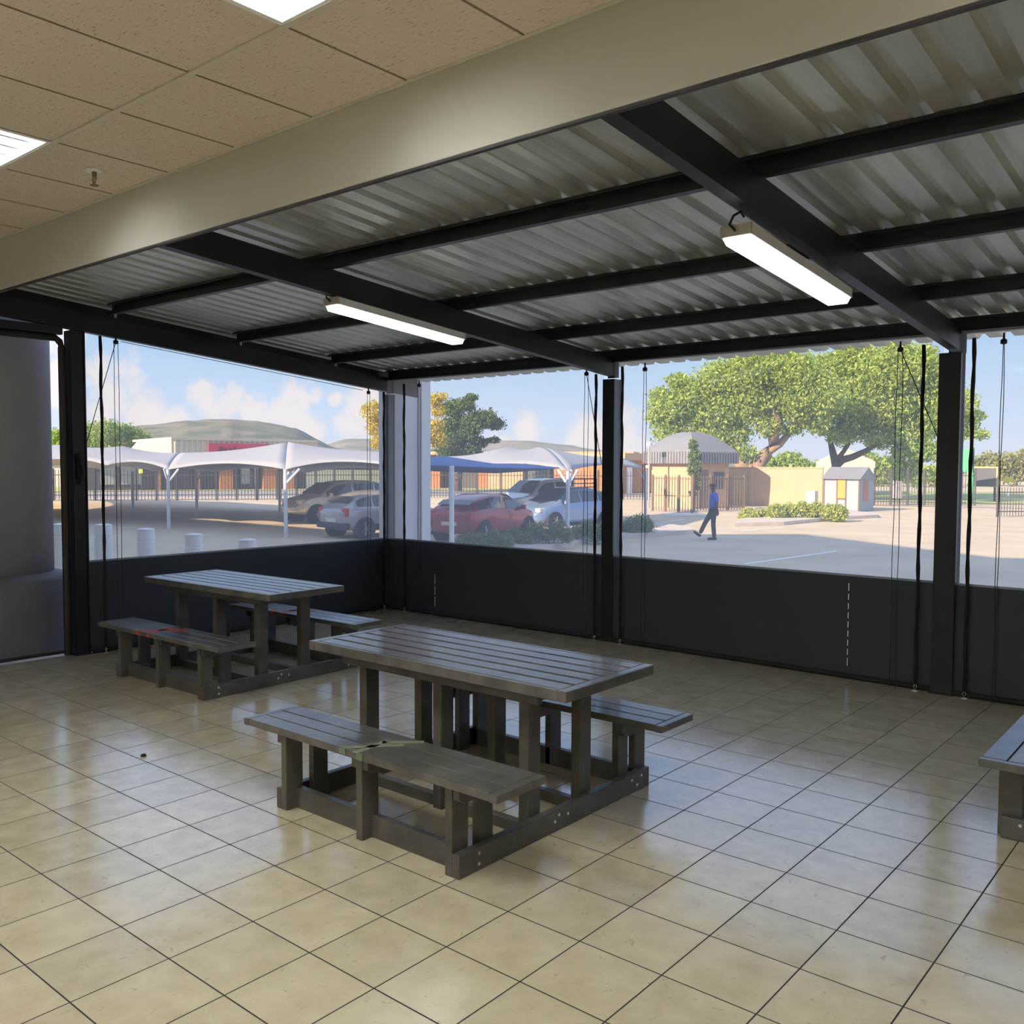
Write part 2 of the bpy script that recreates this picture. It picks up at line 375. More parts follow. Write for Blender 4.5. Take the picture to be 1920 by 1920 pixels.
def purlin(y, label, x0=-4.05, x1=8.95, z=None, h=.1):
    z = zp(y) if z is None else z
    t = thing('steel_purlin', label, 'purlin', (x0, y, z), 0, 'purlins under the corrugated roof')
    pts = [(0, a, b) for a, b in csection(.05, h, .004)]
    MB().prism([(p_[0], p_[1] + .025, p_[2]) for p_ in pts], (0, 0, 0), (x1 - x0, 0, 0)).build('channel', M_steel, t)
    nb = MB()
    for x in np.arange(.15, x1 - x0, .356): nb.tube([(x, 0, h), (x, 0, h + .012)], .006, 6)
    nb.build('roof_screws', M_chrome, t)['kind'] = 'stuff'
    return t
for y, l in ((2.68, 'black steel purlin nearest the plaster beam, just past the tube light ends'), (3.93, 'black steel purlin in the middle of the corrugated roof'), (5.10, 'black steel purlin next to the eave, behind the middle one')):
    t = purlin(y, l)
    MB().tube([(.10, 0, -.03), (.10, 0, 0)], .012, 8).build('bolt', M_chrome, t)
t = purlin(6.06, 'black eave beam along the outer edge of the roof, over the curtain tops', x0=-4.2, x1=5.09, z=2.655, h=.12)
t = thing('barge_board', 'dark board closing the roof edge above the left rafter', 'board', (-4.30, 1.38, 0))
MB().prism([(0, 0, zr(1.38) + .02), (0, 5.26, zr(6.64) + .02), (0, 5.26, zs(6.64) - .004), (0, 0, zs(1.38) - .004)], (0, 0, 0), (.02, 0, 0)).build('board', M_steel2, t)

def post(x, y, label, w=.13, top=None, d=.13):
    top = top or zr(y) - .03
    t = thing('steel_post', label, 'post', (x, y, 0), 0, 'posts of the veranda')
    s = MB().box((-w / 2, -d / 2, .01), (w / 2, -d / 2 + .012, top)).box((-w / 2, d / 2 - .012, .01), (w / 2, d / 2, top)).box((-w / 2 + .012, -d / 2 + .012, .01), (w / 2 - .012, d / 2 - .012, top))
    s.build('shaft', M_steel, t, bevel=.003)
    MB().box((-w / 2 - .01, -d / 2 - .01, 0), (w / 2 + .01, d / 2 + .01, .01)).build('base_plate', M_steel, t)
    return t
post(-1.06, 6.08, 'black steel post in the middle of the far curtains, left of the walking man')
post(1.98, 5.98, 'wide black steel post at the right, in front of the big tree', .15)
post(5.03, 5.98, 'black steel post outside the picture beyond the right edge')
t = post(-4.24, 2.455, 'black steel post at the left beside the round column', .13, zr(2.46) - .002, .125)
MB().box((.066, -.03, 1.55), (.085, .02, 1.75)).tube([(.08, -.01, 1.5), (.10, .01, 1.62), (.09, -.02, 1.78)], .014, 8).build('rope_cleat', M_rubber, t)
post(-4.18, 6.07, 'slim black corner post where the two curtain walls meet', .10, None, .10)
# gate frame of the opening at the left
t = thing('gate_frame', 'black steel gate frame with rounded corner left of the left post', 'frame', (-4.24, 2.343, 0))
f = MB(); f.tube([(0, 0, .01), (0, 0, 2.68), (0, -.015, 2.73), (0, -.05, 2.76), (0, -1.55, 2.76)], .03, 12); f.box((-.03, -1.55, 2.79), (.03, -.0, 2.86)).box((-.015, -1.55, .03), (.015, -.03, .055)); f.build('frame', M_steel2, t)

# ------------------------------------------------------------------ tube lights
def tube_light(x, y, z, L_, label):
    sl = -.0842; t = thing('tube_light', label, 'light', (x, y, z), 0, 'tube lights under the rafters')
    w = .075
    def sh(pts): return [(a, b, c_ + b * sl) for a, b, c_ in pts]
    ch = MB(); e1 = [(-w, 0, 0), (w, 0, 0), (w, 0, .05), (-w, 0, .05)]; ch.add(sh(e1) + sh([(a, L_, c_) for a, _, c_ in e1]), [(0, 1, 2, 3), (7, 6, 5, 4), (0, 4, 5, 1), (1, 5, 6, 2), (2, 6, 7, 3), (3, 7, 4, 0)])
    ch.build('housing', M_white, t, bevel=.003)
    df = MB(); e1 = [(-w + .004, .01, -.001), (-w + .022, .01, -.032), (w - .022, .01, -.032), (w - .004, .01, -.001)]
    df.add(sh(e1) + sh([(a, L_ - .01, c_) for a, _, c_ in e1]), [(0, 1, 2, 3), (7, 6, 5, 4), (0, 4, 5, 1), (1, 5, 6, 2), (2, 6, 7, 3), (3, 7, 4, 0)])
    df.build('diffuser', M_tube, t)
    for yy in (-.010, L_ - .004):
        e = sh([(-w, yy, .05), (-w, yy, 0), (w, yy, 0), (w, yy, .05)]); MB().prism(e, (0, 0, 0), (0, .012, 0)).build('end_cap', mat('off_white_plastic', (.50, .46, .40), .5), t)
    MB().tube([(.0, -.004, .02), (-.02, -.03, .05), (.01, -.05, .08), (.03, -.02, .10), (.02, .03, .09)], .006, 6).build('cable', M_rubber, t)
    for yy in (.15, L_ - .15): MB().tube([(0, yy, .05 + yy * sl), (0, yy, zr(y + yy) - z)], .004, 6).build('hanger', M_chrome, t)
tube_light(1.93, 2.60, 2.715, 1.25, 'long white tube light under the right rafter, nearer the camera')
tube_light(-1.09, 2.74, 2.755, 1.24, 'white tube light under the left rafter, the smaller looking one')

# ------------------------------------------------------------------ curtains
HS = .82
def curtain(name, label, loc, rz, L_, slits=(), ztop=2.665, slope=0, top2=None):
    """local x along the wall, z up; thickness in y"""
    t = thing(name, label, 'curtain', loc, rz, 'roll-down curtains of the veranda')
    top2 = ztop if top2 is None else top2
    n = 24; b = MB()
    def wav(u): return .012 * math.sin(u * 9.1 + L_) * math.sin(u * PI)
    vs = []
    for zi in range(7):
        for i in range(n + 1):
            u = i / n; zt = ztop + (top2 - ztop) * u; z = HS + (zt - HS) * zi / 6
            vs.append((u * L_, wav(u) * math.sin(PI * zi / 6), z))
    b.add(vs, [(r_ * (n + 1) + i, r_ * (n + 1) + i + 1, (r_ + 1) * (n + 1) + i + 1, (r_ + 1) * (n + 1) + i) for r_ in range(6) for i in range(n)])
    b.build('clear_panel', M_clear, t, smooth=True)
    sk = MB(); cuts = sorted(slits); x = 0
    for sx, z0, z1, nd in cuts:
        sk.box((x, -.002, .014), (sx - .003, .002, HS + .01)); x = sx + .003
        sk.box((sx - .003, -.002, .035), (sx + .003, .002, z0)); sk.box((sx - .003, -.002, z1), (sx + .003, .002, HS + .01))
        for k in range(1, nd): zc = z0 + (z1 - z0) * k / nd; sk.box((sx - .003, -.002, zc - .012), (sx + .003, .002, zc + .012))
    sk.box((x, -.002, .014), (L_, .002, HS + .01))
    sk.build('skirt', M_skirt, t)
    MB().box((0, -.004, HS - .004), (L_, .004, HS + .012)).build('weld_strip', mat('pale_vinyl_weld', (.35, .37, .45), .4), t)
    MB().tube([(.02, -.012, .0205), (L_ - .02, -.012, .0205)], .021, 12).build('hem_tube', M_rubber, t)
    return t
curtain('veranda_curtain', 'roll-down curtain between corner post and middle post, clear above dark skirt', (-4.14, 6.01, 0), math.radians(0.4), 3.02, [(.77, .10, .46, 3)])
curtain('veranda_curtain', 'roll-down curtain with dashed slit in its skirt, between middle and right posts', (-1.0, 6.03, 0), math.radians(-1.0), 2.92, [(2.26, .1, .76, 9)])
curtain('veranda_curtain', 'roll-down curtain at the right edge, beyond the right post', (2.04, 5.96, 0), 0, 2.94)
curtain('veranda_curtain', 'roll-down curtain on the left side behind the further picnic table', (-4.18, 2.51, 0), math.radians(89.7), 3.52, [], 2.84, 0, 2.55)
# straps and cords
def strap(p, top, label):
    t = thing('curtain_strap', label, 'strap', p, 0, 'black guide straps of the curtains')
    n = 26; pts = [(.0025 * math.sin(i * 1.1), .002 * math.cos(i * 1.3), .05 + (top - .05) * i / n) for i in range(n + 1)]
    b = MB().tube(pts, [.0135 + .0025 * math.sin(i * 2.3) for i in range(n + 1)], 8); b.build('webbing', M_strap, t, smooth=True)
    h = MB().tube([(0, 0, .055), (.012, 0, .035), (0, 0, .012), (-.012, 0, .03), (0, 0, .055)], .0035, 6); h.box((-.02, -.012, 0), (.02, .012, .006)); h.build('floor_hook', M_chrome, t)
for (x, y, zt, l) in ((-4.11, 2.62, 2.80, 'black strap right beside the left post'), (-4.10, 5.92, 2.52, 'black strap just left of the corner post'), (-3.80, 5.955, 2.60, 'black strap just right of the corner post'),
                   (-1.17, 5.97, 2.55, 'black strap just left of the middle post'), (-.87, 5.965, 2.60, 'black strap just right of the middle post'),
                   (1.80, 5.91, 2.58, 'black strap just left of the right post'), (2.14, 5.91, 2.60, 'black strap just right of the right post')):
    strap((x, y, 0), zt, l + ', hooked to the floor')
def cords(x, y, ztop, label, dx=.03, along='x', diag=None):
    t = thing('pull_cord', label, 'cord', (x, y, 0), 0, 'pull cords of the curtains')
    ux, uy = (dx, 0) if along == 'x' else (0, dx)
    b = MB(); 
    for k in (-1, 1):
        n = 12; b.tube([(k * ux + .004 * math.sin(i * 1.3 + k), k * uy, .001 + (ztop - .031) * i / n) for i in range(n + 1)], .0028, 5)
    b.build('cord', M_cord, t)
    MB().lathe([(.008, ztop - .05), (.022, ztop - .045), (.022, ztop - .02), (.008, ztop - .01), (.006, ztop + .03)], n=12).build('pulley', M_steel, t)
    if diag:
        MB().tube([(0, 0, ztop - .03), (diag[0] - x, diag[1] - y, diag[2])], .0035, 5).build('tie_cord', M_cord, t)
cords(-4.09, 2.75, 2.79, 'pair of thin cords beside the left post, tied off to it', .02, 'y', (-4.16, 2.50, 1.85))
cords(-4.09, 5.68, 2.53, 'single pair of cords left of the white corner column', .02, 'y')
cords(-3.55, 5.95, 2.60, 'thin cords hanging in front of the square white column', .02)
cords(-1.275, 5.96, 2.59, 'thin cords left of the middle post, tied off to it', .022, 'x', (-1.12, 6.0, 1.7))
cords(-.62, 5.955, 2.59, 'thin cords right of the middle post', .015)
cords(1.63, 5.92, 2.59, 'thin cords left of the right post with pulley, tied off to it', .02, 'x', (1.91, 5.92, 1.9))
cords(2.33, 5.91, 2.59, 'thin cords near the right edge of the picture', .006)
t = tag(MB().tube([(-4.10, 2.8, 2.77), (-4.10, 5.6, 2.52)], .003, 5).build('curtain_line', M_cord), 'thin horizontal line strung along the top of the left curtain', 'cord')

# ------------------------------------------------------------------ picnic tables
tape_m = mat('old_green_tape', (.20, .23, .14), .7); red_m = mat('red_paint', (.50, .07, .045), .6)
def picnic_table(label, loc, rz, marks=None, sub=0):
    t = thing('picnic_table', label, 'table', loc, rz, 'grey-brown timber picnic tables with benches')
    W = M_wood
    def b1(a, b_, name, bev=.004, m_=W): return MB().box(a, b_).build(name, m_, t, bevel=bev)
    for s in (-1, 1):
        # side runner with nibbled bolts
        r_ = b1((s * .575 if s > 0 else -.615, -.74, 0), (.615 if s > 0 else -.575, .72, .10), 'runner')
        for yy, zz in ((-.62, .03), (-.62, .075), (-.10, .05), (-.07, .075), (.0, .06), (.55, .07), (.60, .035), (.64, .075)):
            MB().tube([(s * .615, yy, zz), (s * .6185, yy, zz)], .0075, 8).build('bolt', M_chrome, r_)
        # cross rails on the floor
        b1((-.574, s * .66 - .02, 0), (.574, s * .66 + .02, .10), 'floor_rail')
        b1((-.574, s * .2 - .022, 0), (.574, s * .2 + .022, .055), 'floor_rail')
        # bench supports
        for x in (-.555, 0, .555):
            yo = s * .69
            b1((x - .02, min(yo - .05, yo + .05), .0), (x + .02, yo + .05, .375), 'bench_leg')
            if x: b1((x - .02, s * .53 - .045, .0), (x + .02, s * .53 + .045, .375), 'bench_leg')
            for sx in ((1,) if x > 0 else (-1,) if x < 0 else (-1, 1)):
                x0 = x + sx * .021; x1 = x + sx * .056; a_, c_ = min(x0, x1), max(x0, x1)
                pl = [(a_, s * .735, .375), (a_, s * .735, .325), (a_, s * .70, .305), (a_, s * .50, .305), (a_, s * .47, .33), (a_, s * .47, .375)]
                MB().prism(pl, (a_, 0, 0), (c_, 0, 0)).build('bench_bracket', W, t, bevel=.003)
        # bench seat: three boards with end boards
        sb = MB(); y0, y1 = s * .615 - .155, s * .615 + .155
        for k in range(3):
            w_ = .31 / 3; sb.box((-.80, y0 + k * w_ + .0025, .377), (.80, y0 + (k + 1) * w_ - .0025, .412))
        sb.box((-.842, y0, .376), (-.802, y1, .411)).box((.802, y0, .376), (.842, y1, .411))
        seat = sb.build('bench_seat', M_woodtop, t, bevel=.004)
        if marks == 'tape' and s < 0:
            tp = MB(); z = .4125
            for p_, q_ in (((-.08, -.77), (.10, -.56)), ((.02, -.78), (.0, -.58)), ((-.0, -.60), (.14, -.47))):
                d = Vector((q_[0] - p_[0], q_[1] - p_[1], 0)).normalized(); nn = Vector((-d.y, d.x, 0)) * .018
                P_, Q_ = Vector((p_[0], p_[1], z)), Vector((q_[0], q_[1], z)); tp.prism([P_ - nn, Q_ - nn, Q_ + nn, P_ + nn], (0, 0, 0), (0, 0, .0008))
            tp.box((-.10, y0 - .0015, .385), (-.055, y0 - .0003, .412)).box((.02, y0 - .0015, .38), (.06, y0 - .0003, .412))
            tp.build('tape_residue', tape_m, seat)['label'] = 'greenish tape residue crossing the seat'
        if marks == 'red':
            tp = MB(); z = .4125
            for p_, q_ in (((-.22, y0), (.02, y1 - .05)), ((-.05, y0 + .02), (-.14, y1 - .08)), ((-.02, y0 + .16), (.08, y1 - .06))):
                d = Vector((q_[0] - p_[0], q_[1] - p_[1], 0)).normalized(); nn = Vector((-d.y, d.x, 0)) * .028
                P_, Q_ = Vector((p_[0], p_[1], z)), Vector((q_[0], q_[1], z)); tp.prism([P_ - nn, Q_ - nn, Q_ + nn, P_ + nn], (0, 0, 0), (0, 0, .0006))
            tp.box((-.24, y0 - .0015, .38), (-.19, y0 - .0003, .412)).box((-.09, y0 - .0015, .378), (-.05, y0 - .0003, .412))
            tp.build('paint_mark', red_m, seat)['label'] = 'smeared red paint on the bench seat'
        # table legs and apron
        for x in (-.545, 0, .545):
            b1((x - .028, s * .2 - .045, .0), (x + .028, s * .2 + .045, .70), 'leg')
        b1((-.66, s * .27 - .018, .635), (.66, s * .27 + .018, .70), 'apron')
    for x in (-.545, 0, .545):
        x0 = x + .029 if x >= 0 else x - .064
        MB().prism([(x0, -.25, .70), (x0, -.25, .655), (x0, -.215, .63), (x0, .215, .63), (x0, .25, .655), (x0, .25, .70)], (0, 0, 0), (.035, 0, 0)).build('top_bearer', W, t, bevel=.003)
    tb = MB(); n = 6; w_ = .66 / n
    for k in range(n): tb.box((-.81, -.33 + k * w_ + .0085, .705), (.81, -.33 + (k + 1) * w_ - .0085, .738))
    tb.box((-.86, -.350, .690), (-.812, .350, .7385)).box((.812, -.350, .690), (.86, .350, .7385))
    tb.box((-.811, -.350, .690), (.811, -.326, .738)).box((-.811, .326, .690), (.811, .350, .738))
    tb.build('tabletop', M_woodtop, t, bevel=.004)
    return t
picnic_table('nearest timber picnic table in the middle, green tape on its front bench', (.735, 2.14, 0), 0, 'tape')
picnic_table('further timber picnic table at the left with red paint on its benches', (-2.59, 3.0, 0), math.radians(1.2), 'red')
picnic_table('timber picnic table cut by the right edge, turned sideways', (3.64, 3.93, 0), math.radians(90.5))
tag(MB().lathe([(.004, 0), (.018, .004), (.014, .012), (.003, .016)], n=7).build('leaf_crumb', mat('dry_leaf', (.03, .02, .01), .8)), 'tiny dark dry leaf lying on the tiles left of the near table', 'leaf').location = ground(269, 1418, 0)

# ------------------------------------------------------------------ columns just outside
M_colw = mat('white_column_paint', (.86, .84, .88), .8, var=.04, vscale=3)
M_col = mat('pale_painted_plaster', (.40, .39, .43), .8, var=.06, vscale=3)
t = thing('round_column', 'large round grey column on a wider plinth at the left edge', 'column', (-5.05, 2.12, 0))
MB().lathe([(.435, .70), (.435, 5.2)], n=64).build('shaft', M_col, t, smooth=True)
MB().lathe([(.585, -.5), (.585, .635), (.56, .67), (.435, .70)], n=64).build('plinth', mat('grey_plinth_paint', (.17, .17, .20), .7, var=.1, vscale=4), t, smooth=True)
t = thing('square_column', 'tall square white column outside the corner where the curtains meet', 'column', (-4.95, 7.05, GZ))
MB().box((-.24, -.24, 0), (.24, .24, 5.2)).build('shaft', M_colw, t, bevel=.01)
MB().box((-.26, -.26, 0), (.26, .26, .3)).build('base', M_colw, t, bevel=.01)
MB().box((.242, .02, .5), (.30, .08, 5)).build('downpipe', M_white, t)

# bollards
bl = ['leftmost white bollard, between the round column and the left post', 'white bollard just right of the left post', 'white bollard third from the left, above the dark curtain skirt', 'white bollard fourth from the left', 'white bollard fifth from the left, lowest in view']
for (px, py, d), l in zip(((115, 981, 15.2), (193, 982, 14.9), (273, 990, 14.6), (363, 1000, 14.2), (464, 1010, 13.8)), bl):
    p = spot(px, py, d); h = p.z - GZ
    t = thing('bollard', l, 'bollard', (p.x, p.y, GZ), 0, 'white bollards outside the left curtain')
    MB().lathe([(.125, 0), (.125, h - .20), (.118, h - .195), (.118, h - .18), (.125, h - .175), (.125, h - .03)], n=28).build('body', M_white, t, smooth=False)
    MB().lathe([(.128, h - .03), (.115, h - .012), (.05, h), (.001, h + .002)], n=28).build('cap', M_white, t, smooth=True)

# ------------------------------------------------------------------ landscape
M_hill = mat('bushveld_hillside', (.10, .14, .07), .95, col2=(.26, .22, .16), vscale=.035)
M_hill2 = mat('hazed_far_hillside', (.20, .22, .17), .95, col2=(.32, .28, .24), vscale=.02)  # greyed, paler colour stands in for distance haze
M_grass = mat('sunlit_lawn', (.34, .42, .10), .95, col2=(.46, .44, .18), vscale=.8)
M_sand = mat('sandy_verge', (.62, .50, .36), .95, var=.15, vscale=1)
def hill(name, ridge, dist, m_, seed, base_y=874):
    """ridge as (px, py) bearings; built as a real slope running from its foot up to the crest and down behind"""
    rg = np.random.default_rng(seed); pts = []
    xs = np.arange(ridge[0][0], ridge[-1][0] + 1, 9.0); ys = np.interp(xs, [r_[0] for r_ in ridge], [r_[1] for r_ in ridge])
    rows = [(.62, 0), (.72, .25), (.8, .5), (.88, .76), (.95, .94), (1.0, 1.0), (1.08, .9), (1.2, .4), (1.3, 0)]
    b = MB(); vs = []
    ph = rg.random(24) * 6.28
    for fd, fz in rows:
        for i, (x, y) in enumerate(zip(xs, ys)):
            top = spot(x, y, dist); w_ = sum(math.sin(x * .035 * (k + 1) + ph[k] + fd * 9 * (k % 3)) / (k + 1) for k in range(8))
            z = GZ + (top.z - GZ) * fz * (1 + (.10 * w_ * (1 - fz) if fz < 1 else 0)) + (w_ * dist * .0005 if fz == 1 else 0)
            p = spot(x, 872, dist * fd); vs.append((p.x, p.y, z if fz > 0 else GZ - 1))
    n = len(xs); b.add(vs, [(r_ * n + i, r_ * n + i + 1, (r_ + 1) * n + i + 1, (r_ + 1) * n + i) for r_ in range(len(rows) - 1) for i in range(n - 1)])
    o = b.build(name, m_, smooth=True); return struct(o)
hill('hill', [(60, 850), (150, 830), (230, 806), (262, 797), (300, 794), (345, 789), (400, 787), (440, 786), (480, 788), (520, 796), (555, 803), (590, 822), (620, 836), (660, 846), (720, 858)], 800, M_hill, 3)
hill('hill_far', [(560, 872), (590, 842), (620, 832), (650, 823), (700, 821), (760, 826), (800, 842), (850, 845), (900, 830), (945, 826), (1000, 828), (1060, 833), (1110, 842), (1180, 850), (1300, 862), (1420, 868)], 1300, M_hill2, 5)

def patch(name, pts, z, m_, thick=.02):
    b = MB(); b.prism([(p.x, p.y, z) for p in pts], (0, 0, 0), (0, 0, thick)); return struct(b.build(name, m_))
gp = lambda px, py: ground(px, py)
# verge, road and lawn beyond the perimeter fence
def strip(name, d0, d1, px0, px1, m_, z, n=24):
    a = [gspot(px0 + (px1 - px0) * i / n, d0) for i in range(n + 1)]; b_ = [gspot(px0 + (px1 - px0) * i / n, d1) for i in range(n + 1)]
    b = MB(); vs = [(p.x, p.y, GZ + z) for p in a + b_]; b.add(vs, [(i, i + 1, n + 2 + i, n + 1 + i) for i in range(n)]); return struct(b.build(name, m_))
strip('ground_verge', 61, 66, -120, 760, M_sand, .02)
strip('road', 66, 78, -120, 1230, mat('street_asphalt', (.36, .33, .31), .9, var=.1, vscale=1), .03)
strip('ground_lawn', 80, 96, -120, 1230, M_grass, .04)
strip('ground_lawn_right', 62, 90, 1640, 2150, M_grass, .04)
strip('ground_verge_right', 56, 61, 1640, 2150, M_sand, .02)

# painted parking lines
lm = mat('road_marking_paint', (.95, .93, .90), .8)
def line(a, b, w, label):
    p, q = ground(*a), ground(*b); d = (q - p).normalized(); n = Vector((-d.y, d.x, 0)) * w / 2
    o = MB().prism([(v.x, v.y, GZ + .004) for v in (p - n, q - n, q + n, p + n)], (0, 0, 0), (0, 0, .004)).build('painted_line', lm); return tag(o, label, 'painted line', 'painted lines of the car park')
line((1395, 1058), (1568, 1034), .11, 'white painted parking line in the building shadow beyond the middle curtain')
line((1390, 996), (1468, 989), .10, 'short white painted line in the sun right of the walking man')
line((1226, 982), (1282, 974), .09, 'faint painted line left of the walking man')

# kerbed island with low shrubs
M_kerb = mat('concrete_kerb', (.66, .56, .47), .9, var=.15, vscale=3)
def kerb_island(name, pxs, h, label):
    pts = [ground(*q) for q in pxs]; b = MB(); n = len(pts); c = sum(pts, Vector()) / n
    b.prism([(p.x, p.y, GZ) for p in pts], (0, 0, 0), (0, 0, h)); o = b.build(name, M_kerb); return struct(o)
kerb_island('trim_kerb_island', [(820, 1049), (980, 1040), (1140, 1012), (1235, 1006), (1300, 1001), (1296, 995), (1230, 986), (1130, 984), (1000, 994), (860, 1012)], .14, '')
kerb_island('trim_kerb_island_right', [(1378, 988), (1470, 985), (1560, 976), (1646, 971), (1640, 966), (1560, 962), (1450, 968), (1385, 980)], .14, '')
MBk = MB().box((-.9, -.25, 0), (.9, .25, .12)).build('concrete_slab', mat('white_concrete', (.85, .82, .76), .8), bevel=.02); tag(MBk, 'small white concrete slab on the ground left of the walking man', 'slab')
p_ = ground(1283, 968); MBk.location = p_; MBk.rotation_euler = (0, 0, math.radians(35))

# ------------------------------------------------------------------ leaves
def leaf_mat(name, c1, c2, trans=.35):
    M = D.materials.new(name); M.use_nodes = True; nt = M.node_tree; N = nt.nodes; L = nt.links; b = N['Principled BSDF']
    g_ = N.new('ShaderNodeNewGeometry'); rp = N.new('ShaderNodeValToRGB'); L.new(g_.outputs['Random Per Island'], rp.inputs[0])
    rp.color_ramp.elements[0].color = (*c1, 1); rp.color_ramp.elements[1].color = (*c2, 1); L.new(rp.outputs[0], b.inputs['Base Color']); b.inputs['Roughness'].default_value = .6
    tl = N.new('ShaderNodeBsdfTranslucent'); L.new(rp.outputs[0], tl.inputs[0]); a = N.new('ShaderNodeMixShader'); a.inputs[0].default_value = trans
    L.new(b.outputs[0], a.inputs[1]); L.new(tl.outputs[0], a.inputs[2]); L.new(a.outputs[0], N['Material Output'].inputs[0]); return M
L_acacia = leaf_mat('acacia_leaves', (.24, .36, .06), (.60, .70, .19), .45)
L_dark = leaf_mat('dark_leaves', (.06, .11, .03), (.20, .28, .07))
L_yellow = leaf_mat('yellow_leaves', (.40, .40, .04), (.85, .62, .04))  # leaf tones vary from olive yellow to gold
L_bright = leaf_mat('bright_green_leaves', (.22, .34, .04), (.46, .56, .12))
L_olive = leaf_mat('olive_leaves', (.22, .25, .07), (.45, .43, .15))
L_shrub = leaf_mat('shrub_leaves', (.10, .17, .04), (.27, .36, .10))
L_lime = leaf_mat('lime_shrub_leaves', (.30, .38, .05), (.60, .62, .12))
def foliage(blobs, count, size, m_, name, parent, seed=1, shell=.55, flat=.0):
    """blobs: (centre Vector, radii (rx,ry,rz)); leaves are little folded blades"""
    rg = np.random.default_rng(seed); wts = np.array([r_[0] * r_[1] * r_[2] for _, r_ in blobs]) ** .75; wts = wts / wts.sum()
    idx = rg.choice(len(blobs), count, p=wts)
    d = rg.normal(size=(count, 3)); d /= np.linalg.norm(d, axis=1)[:, None]
    rad = (shell + (1 - shell) * rg.random(count)) ; rad *= 1 + .12 * rg.normal(size=count)
    cs = np.array([list(b_[0]) for b_ in blobs])[idx]; rs = np.array([b_[1] for b_ in blobs])[idx]
    P = cs + d * rs * rad[:, None]
    u = rg.normal(size=(count, 3)); u /= np.linalg.norm(u, axis=1)[:, None]
    v = rg.normal(size=(count, 3)); v -= (v * u).sum(1)[:, None] * u; v /= np.linalg.norm(v, axis=1)[:, None]
    s = size * (.6 + .8 * rg.random(count))[:, None]
    q = np.stack([P - u * s, P - v * s * .5, P + u * s, P + v * s * .5], 1).reshape(-1, 3)
    me = D.meshes.new(name); me.vertices.add(len(q)); me.vertices.foreach_set('co', q.ravel())
    me.loops.add(4 * count); me.loops.foreach_set('vertex_index', np.arange(4 * count)); me.polygons.add(count)
    me.polygons.foreach_set('loop_start', np.arange(count) * 4); me.polygons.foreach_set('loop_total', np.full(count, 4)); me.update(); me.validate()
    me.materials.append(m_); o = D.objects.new(name, me); COL.objects.link(o); o.parent = parent; return o
M_bark = mat('tan_bark', (.42, .29, .18), .9, var=.35, vscale=3, bump=.5, bscale=10)
M_bark2 = mat('dark_bark', (.13, .10, .07), .9, var=.3, vscale=3)
def tree(label, base_px, dist, blobs, count, size, m_, limbs=None, bark=None, seed=1, cat='tree', name='tree', group=None, base_z=None, shell=.5, depth=.8):
    """blobs (px, py, r_px[, squash]) sized in real metres at the tree's distance"""
    base = gspot(base_px, dist); k = dist / FPX
    t = thing(name, label, cat, base, 0, group)
    bb = []; rg = random.Random(seed)
    for q in blobs:
        c_ = spot(q[0], q[1], dist + rg.uniform(-1, 1) * k * q[2] * depth) - base; r_ = q[2] * k; sq = q[3] if len(q) > 3 else .8
        bb.append((c_, (r_, r_, r_ * sq)))
    foliage(bb, count, size, m_, 'foliage', t, seed, shell)
    if limbs:
        tr = MB()
        for lb in limbs:
            pts = [spot(x, y, dist + dz) - base for x, y, _, dz in lb]; rr_ = [r_ * k for _, _, r_, _ in lb]
            if lb is limbs[0]: pts = [Vector((pts[0].x, pts[0].y, -.2))] + pts; rr_ = [rr_[0] * 1.15] + rr_
            tr.tube(pts, rr_, 10)
        tr.build('trunk', bark or M_bark, t, smooth=True)
    return t
# the two big trees at the right
R1 = [(1255, 765, 42), (1300, 740, 45), (1290, 800, 40), (1250, 810, 28), (1350, 715, 50), (1345, 770, 50), (1400, 700, 52), (1400, 755, 55), (1450, 690, 52), (1455, 745, 55), (1500, 700, 50), (1500, 755, 45),
      (1330, 825, 30), (1375, 815, 35), (1300, 840, 20), (1540, 740, 45), (1480, 790, 35), (1235, 740, 22), (1232, 785, 22), (1530, 790, 28), (1400, 850, 22), (1440, 800, 26), (1270, 715, 22)]
tree('big leaning green tree with forked tan trunk behind the boundary wall', 1405, 57, R1, 42000, .115, L_acacia,
     [[(1400, 905, 17, 0), (1398, 885, 15, 0), (1385, 862, 12, 0), (1372, 838, 10, .3), (1350, 815, 8, .5), (1320, 790, 6, 1)], [(1402, 895, 16, 0), (1420, 872, 14, 0), (1437, 850, 12, 0), (1450, 825, 10, -.3), (1456, 790, 8, -.5), (1450, 750, 6, 0)],
      [(1441, 846, 8, 0), (1462, 832, 7, 0), (1478, 815, 5, .5), (1500, 790, 4, 1)]], M_bark, 11, name='broadleaf_tree', depth=.55)
R2 = [(1560, 700, 50), (1610, 685, 52), (1560, 760, 45), (1610, 745, 55), (1660, 700, 52), (1665, 760, 55), (1710, 690, 48), (1720, 750, 50), (1600, 800, 35), (1650, 815, 35), (1700, 810, 42), (1740, 790, 40), (1575, 815, 25),
      (1700, 855, 30), (1730, 845, 28), (1690, 890, 22), (1720, 895, 20), (1760, 720, 40), (1790, 760, 38), (1800, 800, 32), (1825, 780, 20, .5), (1835, 815, 18, .5), (1600, 660, 30), (1680, 660, 30), (1545, 800, 22), (1730, 670, 30)]
